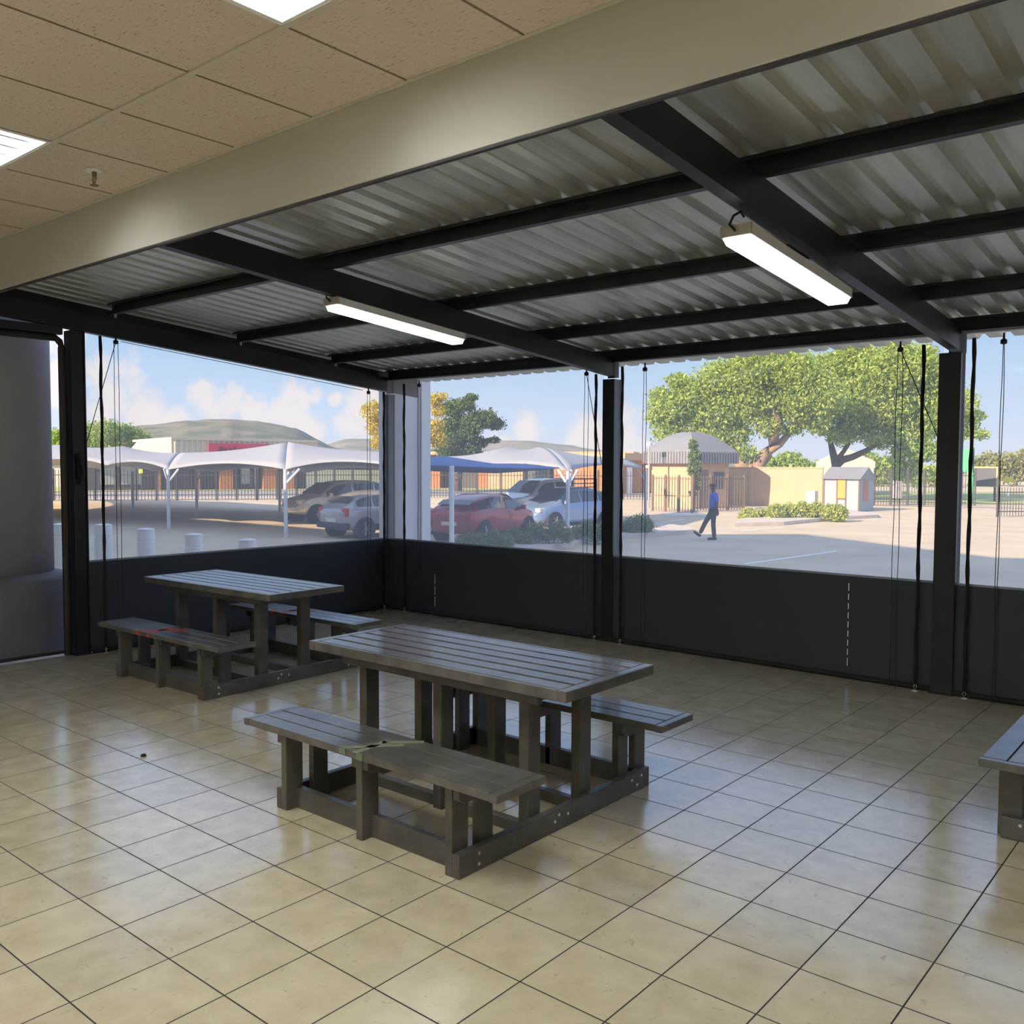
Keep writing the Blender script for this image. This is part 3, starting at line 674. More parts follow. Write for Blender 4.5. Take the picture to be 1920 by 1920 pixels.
tree('wide green tree with dark curved trunk behind the grey garden shed', 1568, 64, R2, 46000, .125, L_acacia,
     [[(1567, 925, 11, 0), (1566, 890, 9, 0), (1568, 872, 8, 0), (1562, 850, 6, 0), (1556, 825, 4, 0)], [(1568, 872, 8, 0), (1580, 862, 7, 0), (1598, 857, 6, 0), (1625, 845, 5, 0), (1650, 825, 4, 0)], [(1570, 862, 5, 0), (1582, 846, 4, 0), (1592, 830, 4, 0)]], M_bark2, 12, name='broadleaf_tree', depth=.55)
# middle trees
tree('yellow-leaved tree seen left of the square column and beside it', 745, 72, [(700, 770, 24), (712, 800, 26), (735, 785, 30), (760, 800, 34), (745, 835, 30), (775, 770, 22), (822, 770, 16), (815, 800, 20), (812, 750, 16), (820, 825, 18), (710, 830, 18), (800, 820, 26), (828, 745, 12)], 14000, .11, L_yellow,
     [[(750, 905, 9, 0), (752, 870, 8, 0), (745, 830, 6, 0)]], M_bark2, 21, name='yellow_tree')
tree('dark green spreading tree behind the white and blue carports', 855, 78, [(850, 765, 22), (872, 760, 22, .6), (884, 745, 14, .5), (855, 795, 26), (890, 790, 26), (912, 785, 22), (930, 795, 20, .6), (880, 815, 24), (900, 830, 18, .6), (850, 825, 24), (860, 850, 26), (885, 850, 22), (838, 800, 18), (925, 825, 14, .5), (835, 845, 20)], 15000, .12, L_dark,
     [[(858, 905, 8, 0), (862, 870, 7, 0), (868, 830, 5, 0), (890, 800, 4, 0)], [(862, 860, 5, 0), (850, 820, 4, 0)]], M_bark2, 22, name='spreading_tree')
tree('bright green bushy tree far left behind the shade carports', 190, 128, [(100, 822, 22), (135, 815, 24), (165, 812, 24), (200, 808, 26), (232, 812, 24), (260, 822, 22), (190, 830, 26), (230, 832, 20), (285, 835, 14), (120, 840, 20), (150, 842, 20), (265, 840, 16)], 13000, .16, L_bright,
     [[(190, 905, 6, 0), (190, 850, 5, 0)]], M_bark2, 23, name='bushy_tree')
gt = [('round green tree behind the boundary wall between the trunk and the shed', 1480, 95, [(1455, 872, 20), (1480, 865, 22), (1505, 875, 18), (1540, 872, 16, .5), (1430, 878, 14)], 3200),
      ('low tree line above the lawn at the right edge', 1850, 120, [(1790, 878, 22, .7), (1820, 872, 22, .7), (1855, 868, 24, .8), (1890, 866, 24, .8), (1925, 864, 24, .9), (1960, 868, 30), (1850, 888, 22, .7), (1900, 888, 26, .8), (2000, 870, 34)], 6000),
      ('row of trees seen low under the wide tree, left of the right post', 1640, 110, [(1600, 872, 20, .8), (1630, 866, 22, .8), (1660, 874, 24), (1690, 882, 22), (1655, 895, 20), (1715, 888, 24), (1610, 888, 18), (1745, 890, 22), (1770, 895, 22)], 5000)]
for l, bx, d, bl_, n_ in gt: tree(l, bx, d, bl_, n_, .22, L_olive if bx > 1800 else L_bright, [[(bx, 905, 4, 0), (bx, 880, 4, 0)]], M_bark2, bx, name='background_tree', group='background trees at the right')
tree('pale bush behind the yellow tree by the shops', 835, 92, [(815, 852, 14, .6), (838, 850, 16, .6), (855, 853, 12, .6)], 900, .2, L_olive, None, None, 31, name='bush', cat='bush')
# slim vine tree at the guard house
tree('slim leafy creeper tree in front of the guard house', 1300, 46.3, [(1300, 835, 9, 1.4), (1303, 855, 12, 1.2), (1302, 878, 13, 1.3), (1306, 905, 10, 1.4), (1299, 925, 7, 1.2)], 2600, .07, L_shrub, [[(1301, 945, 1.6, 0), (1303, 900, 1.4, 0), (1301, 860, 1, 0)]], M_bark2, 41, name='slim_tree')
# shrubs
def shrub(label, pxs, dist, size, m_, n_, seed, r=13, group=None):
    bl_ = []; n_ = int(n_ * 2.2); r *= 1.25
    for i, (x, y) in enumerate(pxs): bl_.append((x, y, r * (.8 + .4 * random.random()), .9))
    return tree(label, pxs[len(pxs) // 2][0], dist, bl_, n_, size, m_, None, None, seed, 'shrub', 'shrub', group, shell=.2)
shrub('low green shrub hiding the front of the red car', [(865, 1022), (885, 1012), (905, 1018), (925, 1008), (945, 1016)], 23.5, .035, L_shrub, 2600, 51, 17, 'shrubs on the kerbed island')
shrub('low green shrub between the red car and the blue car', [(965, 1006), (985, 1012), (1005, 998), (1025, 1004), (1045, 996), (1060, 1004)], 24.5, .035, L_shrub, 3000, 52, 17, 'shrubs on the kerbed island')
shrub('low green shrub in front of the blue car, left of the middle post', [(1080, 1000), (1100, 992), (1120, 1000), (1135, 990)], 26, .035, L_shrub, 2200, 53, 16, 'shrubs on the kerbed island')
shrub('rounded shrub at the island end, right of the middle post', [(1165, 990), (1185, 984), (1202, 980), (1212, 988), (1178, 996)], 29, .04, L_shrub, 2200, 54, 13, 'shrubs on the kerbed island')
shrub('bright lime green shrub bed on the right kerbed island', [(1405, 972), (1430, 966), (1455, 962), (1480, 957), (1505, 953), (1530, 953), (1555, 960), (1570, 963), (1480, 966), (1520, 964)], 39, .06, L_lime, 9000, 55, 13)

# ------------------------------------------------------------------ fences
M_fence = mat('dark_fence_steel', (.06, .055, .05), .6)
def fence(label, a, b, h, bays, gap=.17, m_=None, rails=(.18, .82), group='steel palisade fences'):
    m_ = m_ or M_fence; a = Vector(a); b = Vector(b); t = thing('palisade_fence', label, 'fence', (a.x, a.y, GZ), 0, group)
    d = b - a; d.z = 0; L_ = d.length; u = d / L_
    for i in range(bays + 1):
        p = u * (L_ * i / bays); MB().box((p.x - .035, p.y - .035, 0), (p.x + .035, p.y + .035, h + .05)).build('fence_post', m_, t)
    for i in range(bays):
        pb = MB(); s0 = L_ * i / bays; s1 = L_ * (i + 1) / bays
        for rr in rails: pb.bar(u * s0 + Vector((0, 0, h * rr)), u * s1 + Vector((0, 0, h * rr)), .03, .045)
        n = max(2, int((s1 - s0) / gap))
        for k in range(n):
            p = u * (s0 + (s1 - s0) * (k + .5) / n); w = .014
            pb.add([(p.x - w, p.y - w, .05), (p.x + w, p.y - w, .05), (p.x + w, p.y + w, .05), (p.x - w, p.y + w, .05), (p.x - w, p.y - w, h - .06), (p.x + w, p.y - w, h - .06), (p.x + w, p.y + w, h - .06), (p.x - w, p.y + w, h - .06), (p.x, p.y, h)],
                   [(0, 1, 5, 4), (1, 2, 6, 5), (2, 3, 7, 6), (3, 0, 4, 7), (4, 5, 8), (5, 6, 8), (6, 7, 8), (7, 4, 8)])
        pb.build('palisade_panel', m_, t)
    return t
fence('long dark palisade fence along the street at the left, seen through the side curtain', gspot(-60, 63), gspot(480, 59), 1.9, 14)
fence('dark palisade fence along the street behind the two parked silver cars', gspot(482, 59), gspot(760, 62), 1.9, 8)
fence('dark palisade fence behind the pickup, in front of the orange shops', gspot(762, 62), gspot(1215, 60), 1.9, 10, .2)
M_rust = mat('brown_fence_steel', (.20, .13, .08), .6)
fence('brown fence along the cream wall of the guard house', gspot(1224, 45.5), gspot(1299, 44), 1.75, 3, .16, M_rust, (.45, .92))
fence('brown fence running from the slim tree to the boundary wall', gspot(1301, 45), gspot(1396, 47.5), 1.75, 3, .17, M_rust, (.1, .92))
fence('dark fence between the garden shed and the right post', gspot(1640, 56), gspot(1830, 58), 2.1, 6, .15)
fence('black gate panel at the far right above the sandy drive', gspot(1872, 46), gspot(1990, 48), 1.35, 2, .14)

# ------------------------------------------------------------------ buildings
def frame_of(a, b):
    a = Vector(a); b = Vector(b); d = b - a; return a, math.atan2(d.y, d.x), d.length
M_cream = mat('sunny_cream_wall', (.60, .415, .25), .85, var=.08, vscale=1)
M_orange = mat('orange_face_brick', (.52, .22, .09), .85, var=.2, vscale=4)
M_shade = mat('dark_shopfront', (.10, .09, .09), .6)
M_fascia = mat('cream_profiled_fascia', (.62, .56, .44), .6)
M_redsign = mat('red_sign', (.65, .06, .09), .5)
M_roofgrey = mat('grey_roof_sheet', (.26, .26, .27), .5, var=.1, vscale=2)
def fluted(L_, h, pitch=.6, dep=.12):
    b = MB(); n = int(L_ / pitch); prof_ = []
    for i in range(n): x = L_ * i / n; w = L_ / n; prof_ += [(x, 0), (x + w * .5, 0), (x + w * .6, -dep), (x + w * .9, -dep)]
    prof_.append((L_, 0)); prof_ += [(L_, .3), (0, .3)]
    return b.prism([(x, y, 0) for x, y in prof_], (0, 0, 0), (0, 0, h))
# retail building with cream fluted fascia and red sign
a, rz, L_ = frame_of(gspot(322, 101), gspot(595, 107))
t = thing('shop_building', 'long low shop with cream fluted fascia and red sign, far left behind carports', 'building', a, rz)
MB().box((0, .5, 0), (L_, 14, 3.2)).build('wall', M_shade, t)
o = fluted(L_, 1.5, .55).build('fascia', M_fascia, t); o.location = (0, 0, 3.3)
MB().box((-.05, -.2, 4.75), (L_ + .05, 14, 5.0)).build('roof_edge', M_fascia, t)
MB().add([(0, 0, 4.9), (0, 0, 3.1), (-3.0, 3.5, 3.4), (-3.0, 3.5, 3.9), (0, 12, 4.9), (0, 12, 3.1)], [(0, 1, 2, 3), (0, 3, 4), (1, 5, 2), (2, 5, 4, 3), (0, 4, 5, 1)]).build('corner_fascia', M_fascia, t)
sx0 = L_ * .23
sg = MB().box((sx0, -.3, 3.2), (sx0 + L_ * .42, -.14, 4.45)).build('sign', M_redsign, t)
bz = MB()
for k, (w, h) in enumerate(((.5, .5), (.35, .35), (.35, .35), (.2, .5), (.35, .35), (.45, .35))): bz.add([(sx0 + 1.0 + k * .55, -.32, 3.6), (sx0 + 1.0 + k * .55 + w, -.32, 3.6), (sx0 + 1.12 + k * .55 + w, -.32, 3.6 + h), (sx0 + 1.12 + k * .55, -.32, 3.6 + h)], [(0, 1, 2, 3)])
bz.build('lettering', mat('dark_red_lettering', (.20, .03, .04), .5), sg)
# shopfront row under it
a, rz, L_ = frame_of(gspot(130, 82), gspot(745, 87))
t = thing('shop_row', 'dark brick shop row with orange pillars and white garage door behind the street fence', 'building', a, rz)
MB().box((0, .8, 0), (L_, 6, 2.9)).build('wall', M_shade, t)
MB().box((-.3, -.6, 2.75), (L_ + .3, 6, 3.05)).build('roof', M_roofgrey, t)
for px0, px1 in ((388, 413), (345, 352), (470, 500), (508, 530), (275, 282)):
    f0 = (px0 - 130) / 615 * L_; f1 = (px1 - 130) / 615 * L_; MB().box((f0, 0, 0), (f1, .78, 2.74)).build('brick_pillar', M_orange, t)
for px0, px1 in ((180, 205), (215, 250), (430, 447), (456, 464)):
    f0 = (px0 - 130) / 615 * L_; f1 = (px1 - 130) / 615 * L_; MB().box((f0, .70, .5), (f1, .79, 2.4)).build('window', mat('pale_window', (.40, .41, .37), .25), t)
f0 = (557 - 130) / 615 * L_; f1 = (722 - 130) / 615 * L_
MB().box((f0, .6, .05), (f1, .79, 1.75)).build('garage_door', mat('cream_roller_door', (.85, .78, .62), .6), t)
# orange brick shops in the middle bay
a, rz, L_ = frame_of(gspot(795, 88), gspot(1185, 84))
t = thing('brick_shops', 'orange brick shops with glazed fronts behind the white pickup', 'building', a, rz)
MB().box((0, .8, 0), (L_, 6, 3.4)).build('wall', M_shade, t)
for px0, px1, c_ in ((808, 826, M_orange), (898, 920, M_orange), (920, 985, M_cream), (1082, 1118, M_cream), (1118, 1130, M_orange)):
    f0 = (px0 - 795) / 390 * L_; f1 = (px1 - 795) / 390 * L_; MB().box((f0, 0, 0), (f1, .78, 3.2)).build('brick_panel', c_, t)
for px0, px1 in ((990, 1030), (1040, 1078)):
    f0 = (px0 - 795) / 390 * L_; f1 = (px1 - 795) / 390 * L_; MB().box((f0, .5, .2), (f1, .79, 2.8)).build('shop_window', mat('shop_glass', (.16, .18, .2), .15), t)
MB().box((-.2, -.5, 3.2), (L_ + .2, 6, 3.5)).build('roof', M_cream, t)
for k, x in enumerate((930, 1015)):
    pass
# orange brick block with cream parapet behind the guard house
a, rz, L_ = frame_of(gspot(1168, 72), gspot(1262, 78))
t = thing('brick_building', 'orange brick building with cream parapet left of the guard house', 'building', a, rz)
MB().box((0, 0, 0), (L_, 7, 2.65)).build('wall', M_orange, t); MB().box((-.1, -.25, 2.65), (L_ + .1, 7, 3.2)).build('parapet', M_cream, t)
MB().box((.5, -.05, 0), (1.2, -.002, 2.1)).build('door', M_white, t)
# guard house with curved grey roof
A_, B_ = gspot(1222, 50.5), gspot(1298, 48.5); a, rz, L_ = frame_of(A_, B_)
t = thing('guard_house', 'cream guard house with grey domed metal roof and fluted fascia', 'building', a, rz)
dp = 2.9
MB().box((0, 0, 0), (L_, dp, 2.4)).build('wall', M_cream, t)
MB().box((L_ + .002, .5, 0), (L_ + .05, 1.2, 2.0)).build('door', mat('brown_door', (.22, .15, .12), .6), t)
MB().box((L_ + .002, 1.7, 1.0), (L_ + .05, 2.5, 1.9)).build('window', mat('dark_window', (.08, .08, .09), .3), t)
o = MB(); ov = .35
def ringf(z, e):
    return [(-e, -e, z), (L_ + e, -e, z), (L_ + e, dp + e, z), (-e, dp + e, z)]
fl = MB()
for p_, q_ in (((-ov, -ov), (L_ + ov, -ov)), ((L_ + ov, -ov), (L_ + ov, dp + ov)), ((L_ + ov, dp + ov), (-ov, dp + ov)), ((-ov, dp + ov), (-ov, -ov))):
    d = Vector((q_[0] - p_[0], q_[1] - p_[1], 0)); n_ = int(d.length / .2); u = d / n_; nn = Vector((u.y, -u.x, 0)).normalized()
    for k in range(n_):
        s = Vector((p_[0], p_[1], 2.35)) + u * k; e = s + u * .6; fl.prism([s, e, e + nn * .05, s + nn * .05], (0, 0, 0), (0, 0, .62))
    fl.prism([Vector((p_[0], p_[1], 2.35)), Vector((q_[0], q_[1], 2.35)), Vector((q_[0], q_[1], 2.35)) - nn * .05, Vector((p_[0], p_[1], 2.35)) - nn * .05], (0, 0, 0), (0, 0, .62))
fl.build('fluted_fascia', M_roofgrey, t)
rf = MB(); rings = []
for f_, z_ in ((0, 2.97), (.25, 3.42), (.48, 3.76), (.68, 3.96), (.82, 4.05)):
    ex = ov * (1 - f_) - (L_ / 2) * f_ * .98; ey = ov * (1 - f_) - (dp / 2) * f_ * .98
    rings.append([(-ex, -ey, z_), (L_ + ex, -ey, z_), (L_ + ex, dp + ey, z_), (-ex, dp + ey, z_)])
vs = [v for r_ in rings for v in r_]; fs = [(i * 4 + j, i * 4 + (j + 1) % 4, i * 4 + 4 + (j + 1) % 4, i * 4 + 4 + j) for i in range(4) for j in range(4)] + [(16, 17, 18, 19), (3, 2, 1, 0)]
rf.add(vs, fs).build('roof', M_roofgrey, t)
MB().tube([(.0, -.2, 2.2), (-.1, -.35, 2.15)], .09, 10).build('wall_lamp', M_white, t)
# boundary wall
a, rz, L_ = frame_of(gspot(1362, 53.5), gspot(1543, 52.5))
t = thing('boundary_wall', 'tall sunlit cream boundary wall between the guard house and the shed', 'wall', a, rz)
MB().box((0, 0, 0), (L_, .22, 2.12)).build('masonry', M_cream, t); MB().box((-.02, -.03, 2.12), (L_ + .02, .25, 2.18)).build('coping', M_cream, t)
MB().box((L_ * .25, -.06, 0), (L_ * .25 + .25, -.002, 2.1)).build('pier', M_cream, t)
MB().box((0, 0, 0), (.45, .45, .95)).build('bin', M_white).location = gspot(1513, 50); o = D.objects['bin']; tag(o, 'white cabinet standing against the cream boundary wall', 'cabinet'); o.name = 'utility_cabinet'
# grey garden shed
A_, B_ = gspot(1546, 48.5), gspot(1612, 47.8); a, rz, L_ = frame_of(A_, B_)
t = thing('garden_shed', 'small grey garden shed with orange panel and pitched roof', 'shed', a, rz); M_shed = mat('grey_shed_sheet', (.33, .37, .41), .6)
MB().box((0, 0, 0), (L_, 1.8, 1.62)).build('wall', M_shed, t)
fr = MB()
for x in (0, L_ * .38, L_ * .63, L_): fr.box((x - .03, -.04, 0), (x + .03, -.001, 1.62))
fr.box((0, -.04, 0), (L_, -.001, .05)).box((L_ * .38, -.04, .6), (L_ * .63, -.001, .65)); fr.build('frame', M_rust, t)
MB().box((L_ * .38 + .03, -.02, .66), (L_ * .63 - .03, -.001, 1.6)).build('orange_panel', mat('orange_board', (.70, .34, .06), .7), t)
MB().box((L_ + .001, .5, .5), (L_ + .02, 1.1, 1.5)).build('side_window', mat('rust_panel', (.45, .22, .14), .7), t)
MB().prism([(-.1, -.15, 1.6), (-.1, .9, 2.2), (-.1, 1.95, 1.6)], (0, 0, 0), (L_ + .2, 0, 0)).build('roof', M_roofgrey, t)
# cream gabled house behind
a, rz, L_ = frame_of(gspot(1530, 74), gspot(1641, 74))
t = thing('gabled_house', 'cream gabled building behind the grey shed', 'building', a, rz)
MB().prism([(0, 0, 0), (L_, 0, 0), (L_, 0, 2.6), (L_ * .5, 0, 3.65), (0, 0, 2.6)], (0, 0, 0), (0, 8, 0)).build('wall', M_fascia, t)
# lamp mast, sign, billboard etc.
t = thing('lamp_mast', 'slim grey lamp mast left of the guard house', 'lamp post', gspot(1217, 48.5)); MB().tube([(0, 0, 0), (0, 0, 3.3)], .05, 8).build('pole', mat('mast_grey', (.35, .37, .35), .5), t); MB().tube([(-.12, 0, 3.35), (.12, 0, 3.35)], .12, 10).build('lamp_head', M_white, t)
t = thing('sign_pylon', 'tall green sign board between the right post and its strap', 'sign', gspot(1800, 62)); MB().box((-1.0, -.1, 1.9), (.75, .1, 3.3)).build('board', mat('green_board', (.10, .55, .25), .6), t); MB().box((.5, -.15, 0), (.75, .15, 3.4)).build('leg', mat('green_board', 0), t)
t = thing('billboard', 'dark billboard panel in a pale frame standing on the lawn at the right', 'billboard', gspot(1842, 66))
q = math.radians(-20)
MB().box((-.95, -.06, 1.0), (.95, .06, 2.15), q, (0, 0, 0)).build('panel', mat('dark_board', (.13, .13, .15), .6), t); MB().box((-1.05, -.02, .95), (1.05, .1, 2.25), q, (0, 0, 0)).build('frame', mat('pale_yellow_frame', (.5, .46, .25), .6), t); MB().box((-.9, 0, 0), (-.8, .1, .95), q, (0, 0, 0)).build('leg', M_fence, t); MB().box((.8, 0, 0), (.9, .1, .95), q, (0, 0, 0)).build('leg', M_fence, t)
M_ysign = mat('yellow_sign', (.95, .72, .05), .6)
for px, py, d, l in ((1685, 893, 66, 'yellow sign on a pole left of the right post'), (1891, 900, 70, 'yellow sign on a pole at the far right'), (264, 884, 80, 'round yellow sign behind the left fence')):
    p = spot(px, py, d); t = thing('road_sign', l, 'sign', (p.x, p.y, GZ)); MB().box((-.28, -.03, p.z - GZ - .15), (.28, .03, p.z - GZ + .18)).build('sign_face', M_ysign, t, bevel=.05); MB().tube([(0, .04, 0), (0, .04, p.z - GZ + .1)], .03, 8).build('pole', M_white, t)
p = spot(1683, 918, 57); t = thing('notice_board', 'pale notice board hanging on the dark fence left of the right post', 'board', (p.x, p.y, GZ)); MB().box((-.35, -.05, p.z - GZ - .5), (.35, 0, p.z - GZ + .5), math.radians(-30), (0, 0, 0)).build('board', mat('pale_board', (.55, .50, .52), .6), t); MB().tube([(0, .03, 0), (0, .03, p.z - GZ)], .03, 8).build('leg', M_fence, t)

# ------------------------------------------------------------------ shade carports
M_shade_w = mat('white_shade_net', (.36, .365, .385), .9)
M_shade_b = mat('blue_shade_net', (.10, .17, .38), .9)
M_cpole = mat('white_carport_pole', (.72, .74, .78), .45)
def carport(label, stations, m_, posts, arcs=1.0):
    """stations: (front edge point, ridge point, back edge point) at each arch frame; the net is stretched between them"""
    org = sum((st_[1] for st_ in stations), Vector()) / len(stations); org = Vector((org.x, org.y, GZ)); t = thing('shade_carport', label, 'carport', org, 0, 'shade net carports')
    nu, nv = 14, 16; rows = []
    for k in range(len(stations) - 1):
        A_, B_ = stations[k], stations[k + 1]
        for i in range(nu + (1 if k == len(stations) - 2 else 0)):
            u = i / nu; row = []; arc = math.sin(PI * u) * arcs
            f = A_[0].lerp(B_[0], u) + Vector((0, 0, .14 * arc)); r_ = A_[1].lerp(B_[1], u) - Vector((0, 0, .10 * arc)); b_ = A_[2].lerp(B_[2], u) + Vector((0, 0, .14 * arc))
            f = f.lerp(r_, .10 * arc); b_ = b_.lerp(r_, .10 * arc)
            for j in range(nv + 1):
                v = j / nv
                if v <= .5: p = f.lerp(r_, v * 2); h = f.z + (r_.z - f.z) * math.sin(PI / 2 * min(1, v * 2)) ** .9
                else: p = r_.lerp(b_, v * 2 - 1); h = b_.z + (r_.z - b_.z) * math.sin(PI / 2 * min(1, 2 - v * 2)) ** .9
                row.append((p.x - org.x, p.y - org.y, h - org.z))
            rows.append(row)
    n = len(rows); b = MB().add([v for r_ in rows for v in r_], [(i * (nv + 1) + j, i * (nv + 1) + j + 1, (i + 1) * (nv + 1) + j + 1, (i + 1) * (nv + 1) + j) for i in range(n - 1) for j in range(nv)])
    o = b.build('net', m_, t, smooth=True); so = o.modifiers.new('solid', 'SOLIDIFY'); so.thickness = .01
    for p, brace in posts:
        q = Vector((p.x - org.x, p.y - org.y, 0)); h = p.z - GZ
        MB().tube([q, q + Vector((0, 0, h))], .06, 12).build('pole', M_cpole, t)
        for dx, dy in brace: MB().tube([q + Vector((0, 0, h - .45)), q + Vector((dx, dy, h + .02))], .04, 8).build('brace', M_cpole, t)
    return t
S = spot
A0 = (S(-140, 862, 46), S(-60, 836, 52), S(20, 878, 62)); A_ = (S(60, 868, 38), S(120, 834, 47), S(190, 880, 59)); A2 = (S(200, 872, 36), S(232, 837, 45), S(290, 884, 56)); B_ = (S(315, 880, 33.6), S(343, 849, 41), S(395, 885, 50))
C1 = (S(535, 880, 28.8), S(541, 829, 35), S(575, 886, 46)); D1 = (S(745, 874, 26.6), S(750, 848, 33), S(770, 886, 42))
carport('white shade carport at the left end, behind the left post', [A0, A_, A2, B_], M_shade_w, [(B_[0], ((.35, .2), (.1, -.2))), (S(248, 884, 46), ())])
carport('white shade carport in the middle of the left view, rising to a sharp peak', [B_, C1], M_shade_w, [(C1[0], ((.38, .25), (-.1, .25), (.08, .3))), (S(368, 884, 41), ((.2, .2),)), (S(524, 884, 41.5), ())])
carport('white shade carport just left of the square column, over the silver cars', [C1, D1], M_shade_w, [(S(716, 884, 36), ((-.3, .2),))])
pb = S(847, 873, 21.9)
carport('blue shade carport over the red car', [(S(735, 872, 21.5), S(765, 866, 24), S(790, 882, 27)), (S(830, 873, 21.8), S(826, 854, 24), S(835, 884, 27)), (S(925, 877, 23), S(925, 869, 25), S(930, 887, 27)), (S(970, 878, 24), S(968, 869, 26), S(975, 884, 28)), (S(1050, 878, 26.5), S(1045, 876, 27), S(1040, 879, 28))], M_shade_b, [(pb, ())], 0.0)
pw = S(1065, 883, 28.5)
carport('big white shade carport over the white pickup', [(S(790, 872, 31), S(830, 856, 34), S(880, 872, 38)), (S(900, 878, 30), S(955, 838, 33), S(960, 872, 37)), (pw, S(1010, 838, 33.5), S(1050, 870, 38))], M_shade_w, [(pw, ((-.45, .1), (.15, .3), (-.1, .3)))])
pw2 = S(1211, 880, 38)
carport('white shade carport at the end of the row, reaching to the thick white pole', [(pw, S(1010, 838, 33.5), S(1050, 870, 38)), (pw2, S(1150, 857, 40), S(1180, 874, 44))], M_shade_w, [(pw2, ((-.3, -.2),))])

# ------------------------------------------------------------------ cars
M_glass = mat('car_glass', (.05, .06, .065), .06, spec=.8); M_tyre = mat('tyre', (.02, .02, .02), .8); M_rim = mat('alloy_rim', (.55, .56, .58), .3, .7)
M_clad = mat('black_cladding', (.03, .03, .035), .6); M_tail = mat('red_tail_lamp', (.6, .03, .03), .25); M_head = mat('clear_head_lamp', (.75, .75, .75), .1); M_plate = mat('number_plate', (.78, .76, .66), .5)
def car(label, color, loc, rz, kind='hatch', L_=3.9, W=1.66, H=1.5, cladding=False, cat='car', rough=.25):
    """x forward from the rear bumper; y left; z up"""
    paint = mat('paint_' + kind + '_' + '_'.join(str(int(c * 100)) for c in color), color, rough, .25, coat=.6)
    t = thing('parked_car' if kind != 'pickup' else 'pickup_truck', label, cat, loc, rz); hw = W / 2
    # stations: (x, z bottom, belt z, half width at belt, roof z, half width at roof)
    if kind == 'hatch':
        st = [(.0, .42, .78, .66, .80, .60), (.06, .30, .90, .74, .93, .64), (.22, .24, .96, .79, 1.06, .66), (.5, .22, .95, .82, H - .20, .61), (.95, .22, .94, .83, H - .06, .60), (1.6, .22, .92, .83, H, .61), (2.2, .22, .90, .83, H - .04, .60),
              (2.75, .22, .88, .83, 1.16, .66), (3.05, .22, .90, .82, .93, .74), (3.5, .24, .82, .78, .84, .70), (3.75, .28, .70, .70, .72, .60), (L_, .34, .55, .55, .57, .45)]
    elif kind == 'suv':
        st = [(.0, .45, .82, .72, .84, .66), (.07, .34, .98, .80, 1.0, .72), (.2, .30, 1.05, .83, 1.25, .72), (.4, .28, 1.06, .84, H - .12, .68), (.9, .28, 1.05, .85, H, .66), (2.0, .28, 1.02, .85, H, .66), (2.6, .28, 1.0, .85, H - .08, .64),
              (3.15, .28, 1.0, .85, 1.18, .70), (3.35, .28, 1.02, .84, 1.05, .78), (3.9, .30, .95, .80, .97, .74), (4.1, .36, .80, .74, .82, .66), (L_, .40, .60, .62, .62, .5)]
    else:
        st = [(.0, .50, 1.02, .80, 1.03, .78), (.05, .42, 1.04, .82, 1.05, .80), (1.55, .38, 1.05, .84, 1.07, .80), (1.62, .36, 1.05, .85, H - .12, .68), (1.9, .34, 1.05, .85, H, .66), (2.6, .34, 1.04, .85, H, .66), (3.1, .34, 1.03, .85, H - .05, .65),
              (3.65, .34, 1.04, .85, 1.22, .74), (3.85, .34, 1.06, .84, 1.10, .80), (4.6, .36, .98, .82, 1.0, .78), (4.85, .44, .85, .78, .87, .70), (L_, .48, .65, .68, .67, .55)]
    sc = L_ / st[-1][0]; st = [(x * sc,) + r_ for x, *r_ in [(s_[0], tuple(s_[1:])) for s_ in st] for r_ in [r_[0]]]
    wsx = hw / .85 if kind != 'hatch' else hw / .83
    rings = []
    for x, zb, zt, w, zr_, wr in st:
        w *= wsx; wr *= wsx
        half = [(0, zb), (w * .8, zb), (w * .97, zb + .08), (w * 1.0, (zb + zt) / 2), (w * .985, zt - .05), (w * .965, zt), (wr + .02, zr_ - .05), (wr * .9, zr_), (0, zr_ + .015)]
        rings.append([(x, y, z) for y, z in half] + [(x, -y, z) for y, z in half[-2:0:-1]])
    n = len(rings[0]); vs = [v for r_ in rings for v in r_]; fs = [(i * n + j, i * n + (j + 1) % n, (i + 1) * n + (j + 1) % n, (i + 1) * n + j) for i in range(len(rings) - 1) for j in range(n)]
    fs += [tuple(range(n)), tuple(range((len(rings) - 1) * n, len(rings) * n))]
    body = MB().add(vs, fs).build('body', paint, t, smooth=True)
    sb = body.modifiers.new('sub', 'SUBSURF'); sb.levels = 1; sb.render_levels = 1
    def at(x, k, s):          # k 0 belt .. 1 roof, on side s
        i = max(0, min(len(st) - 2, next((j for j in range(len(st) - 1) if st[j + 1][0] >= x), len(st) - 2))); a_, b_ = st[i], st[i + 1]; f = (x - a_[0]) / (b_[0] - a_[0])
        zt, w, zz, wr = (a_[q] * (1 - f) + b_[q] * f for q in (2, 3, 4, 5)); w *= wsx * .965; wr = wr * wsx + .02
        return Vector((x, s * (w + (wr - w) * k + .012), zt + (zz - .05 - zt) * k))
    if kind == 'hatch': wins = [(.42, .95, .34, .30), (1.02, 1.85, None, None), (1.93, 2.85, None, None)]
    elif kind == 'suv': wins = [(.38, .85, None, None), (.93, 1.85, None, None), (1.95, 3.05, None, None)]
    else: wins = [(1.85, 2.5, None, None), (2.6, 3.5, None, None)]
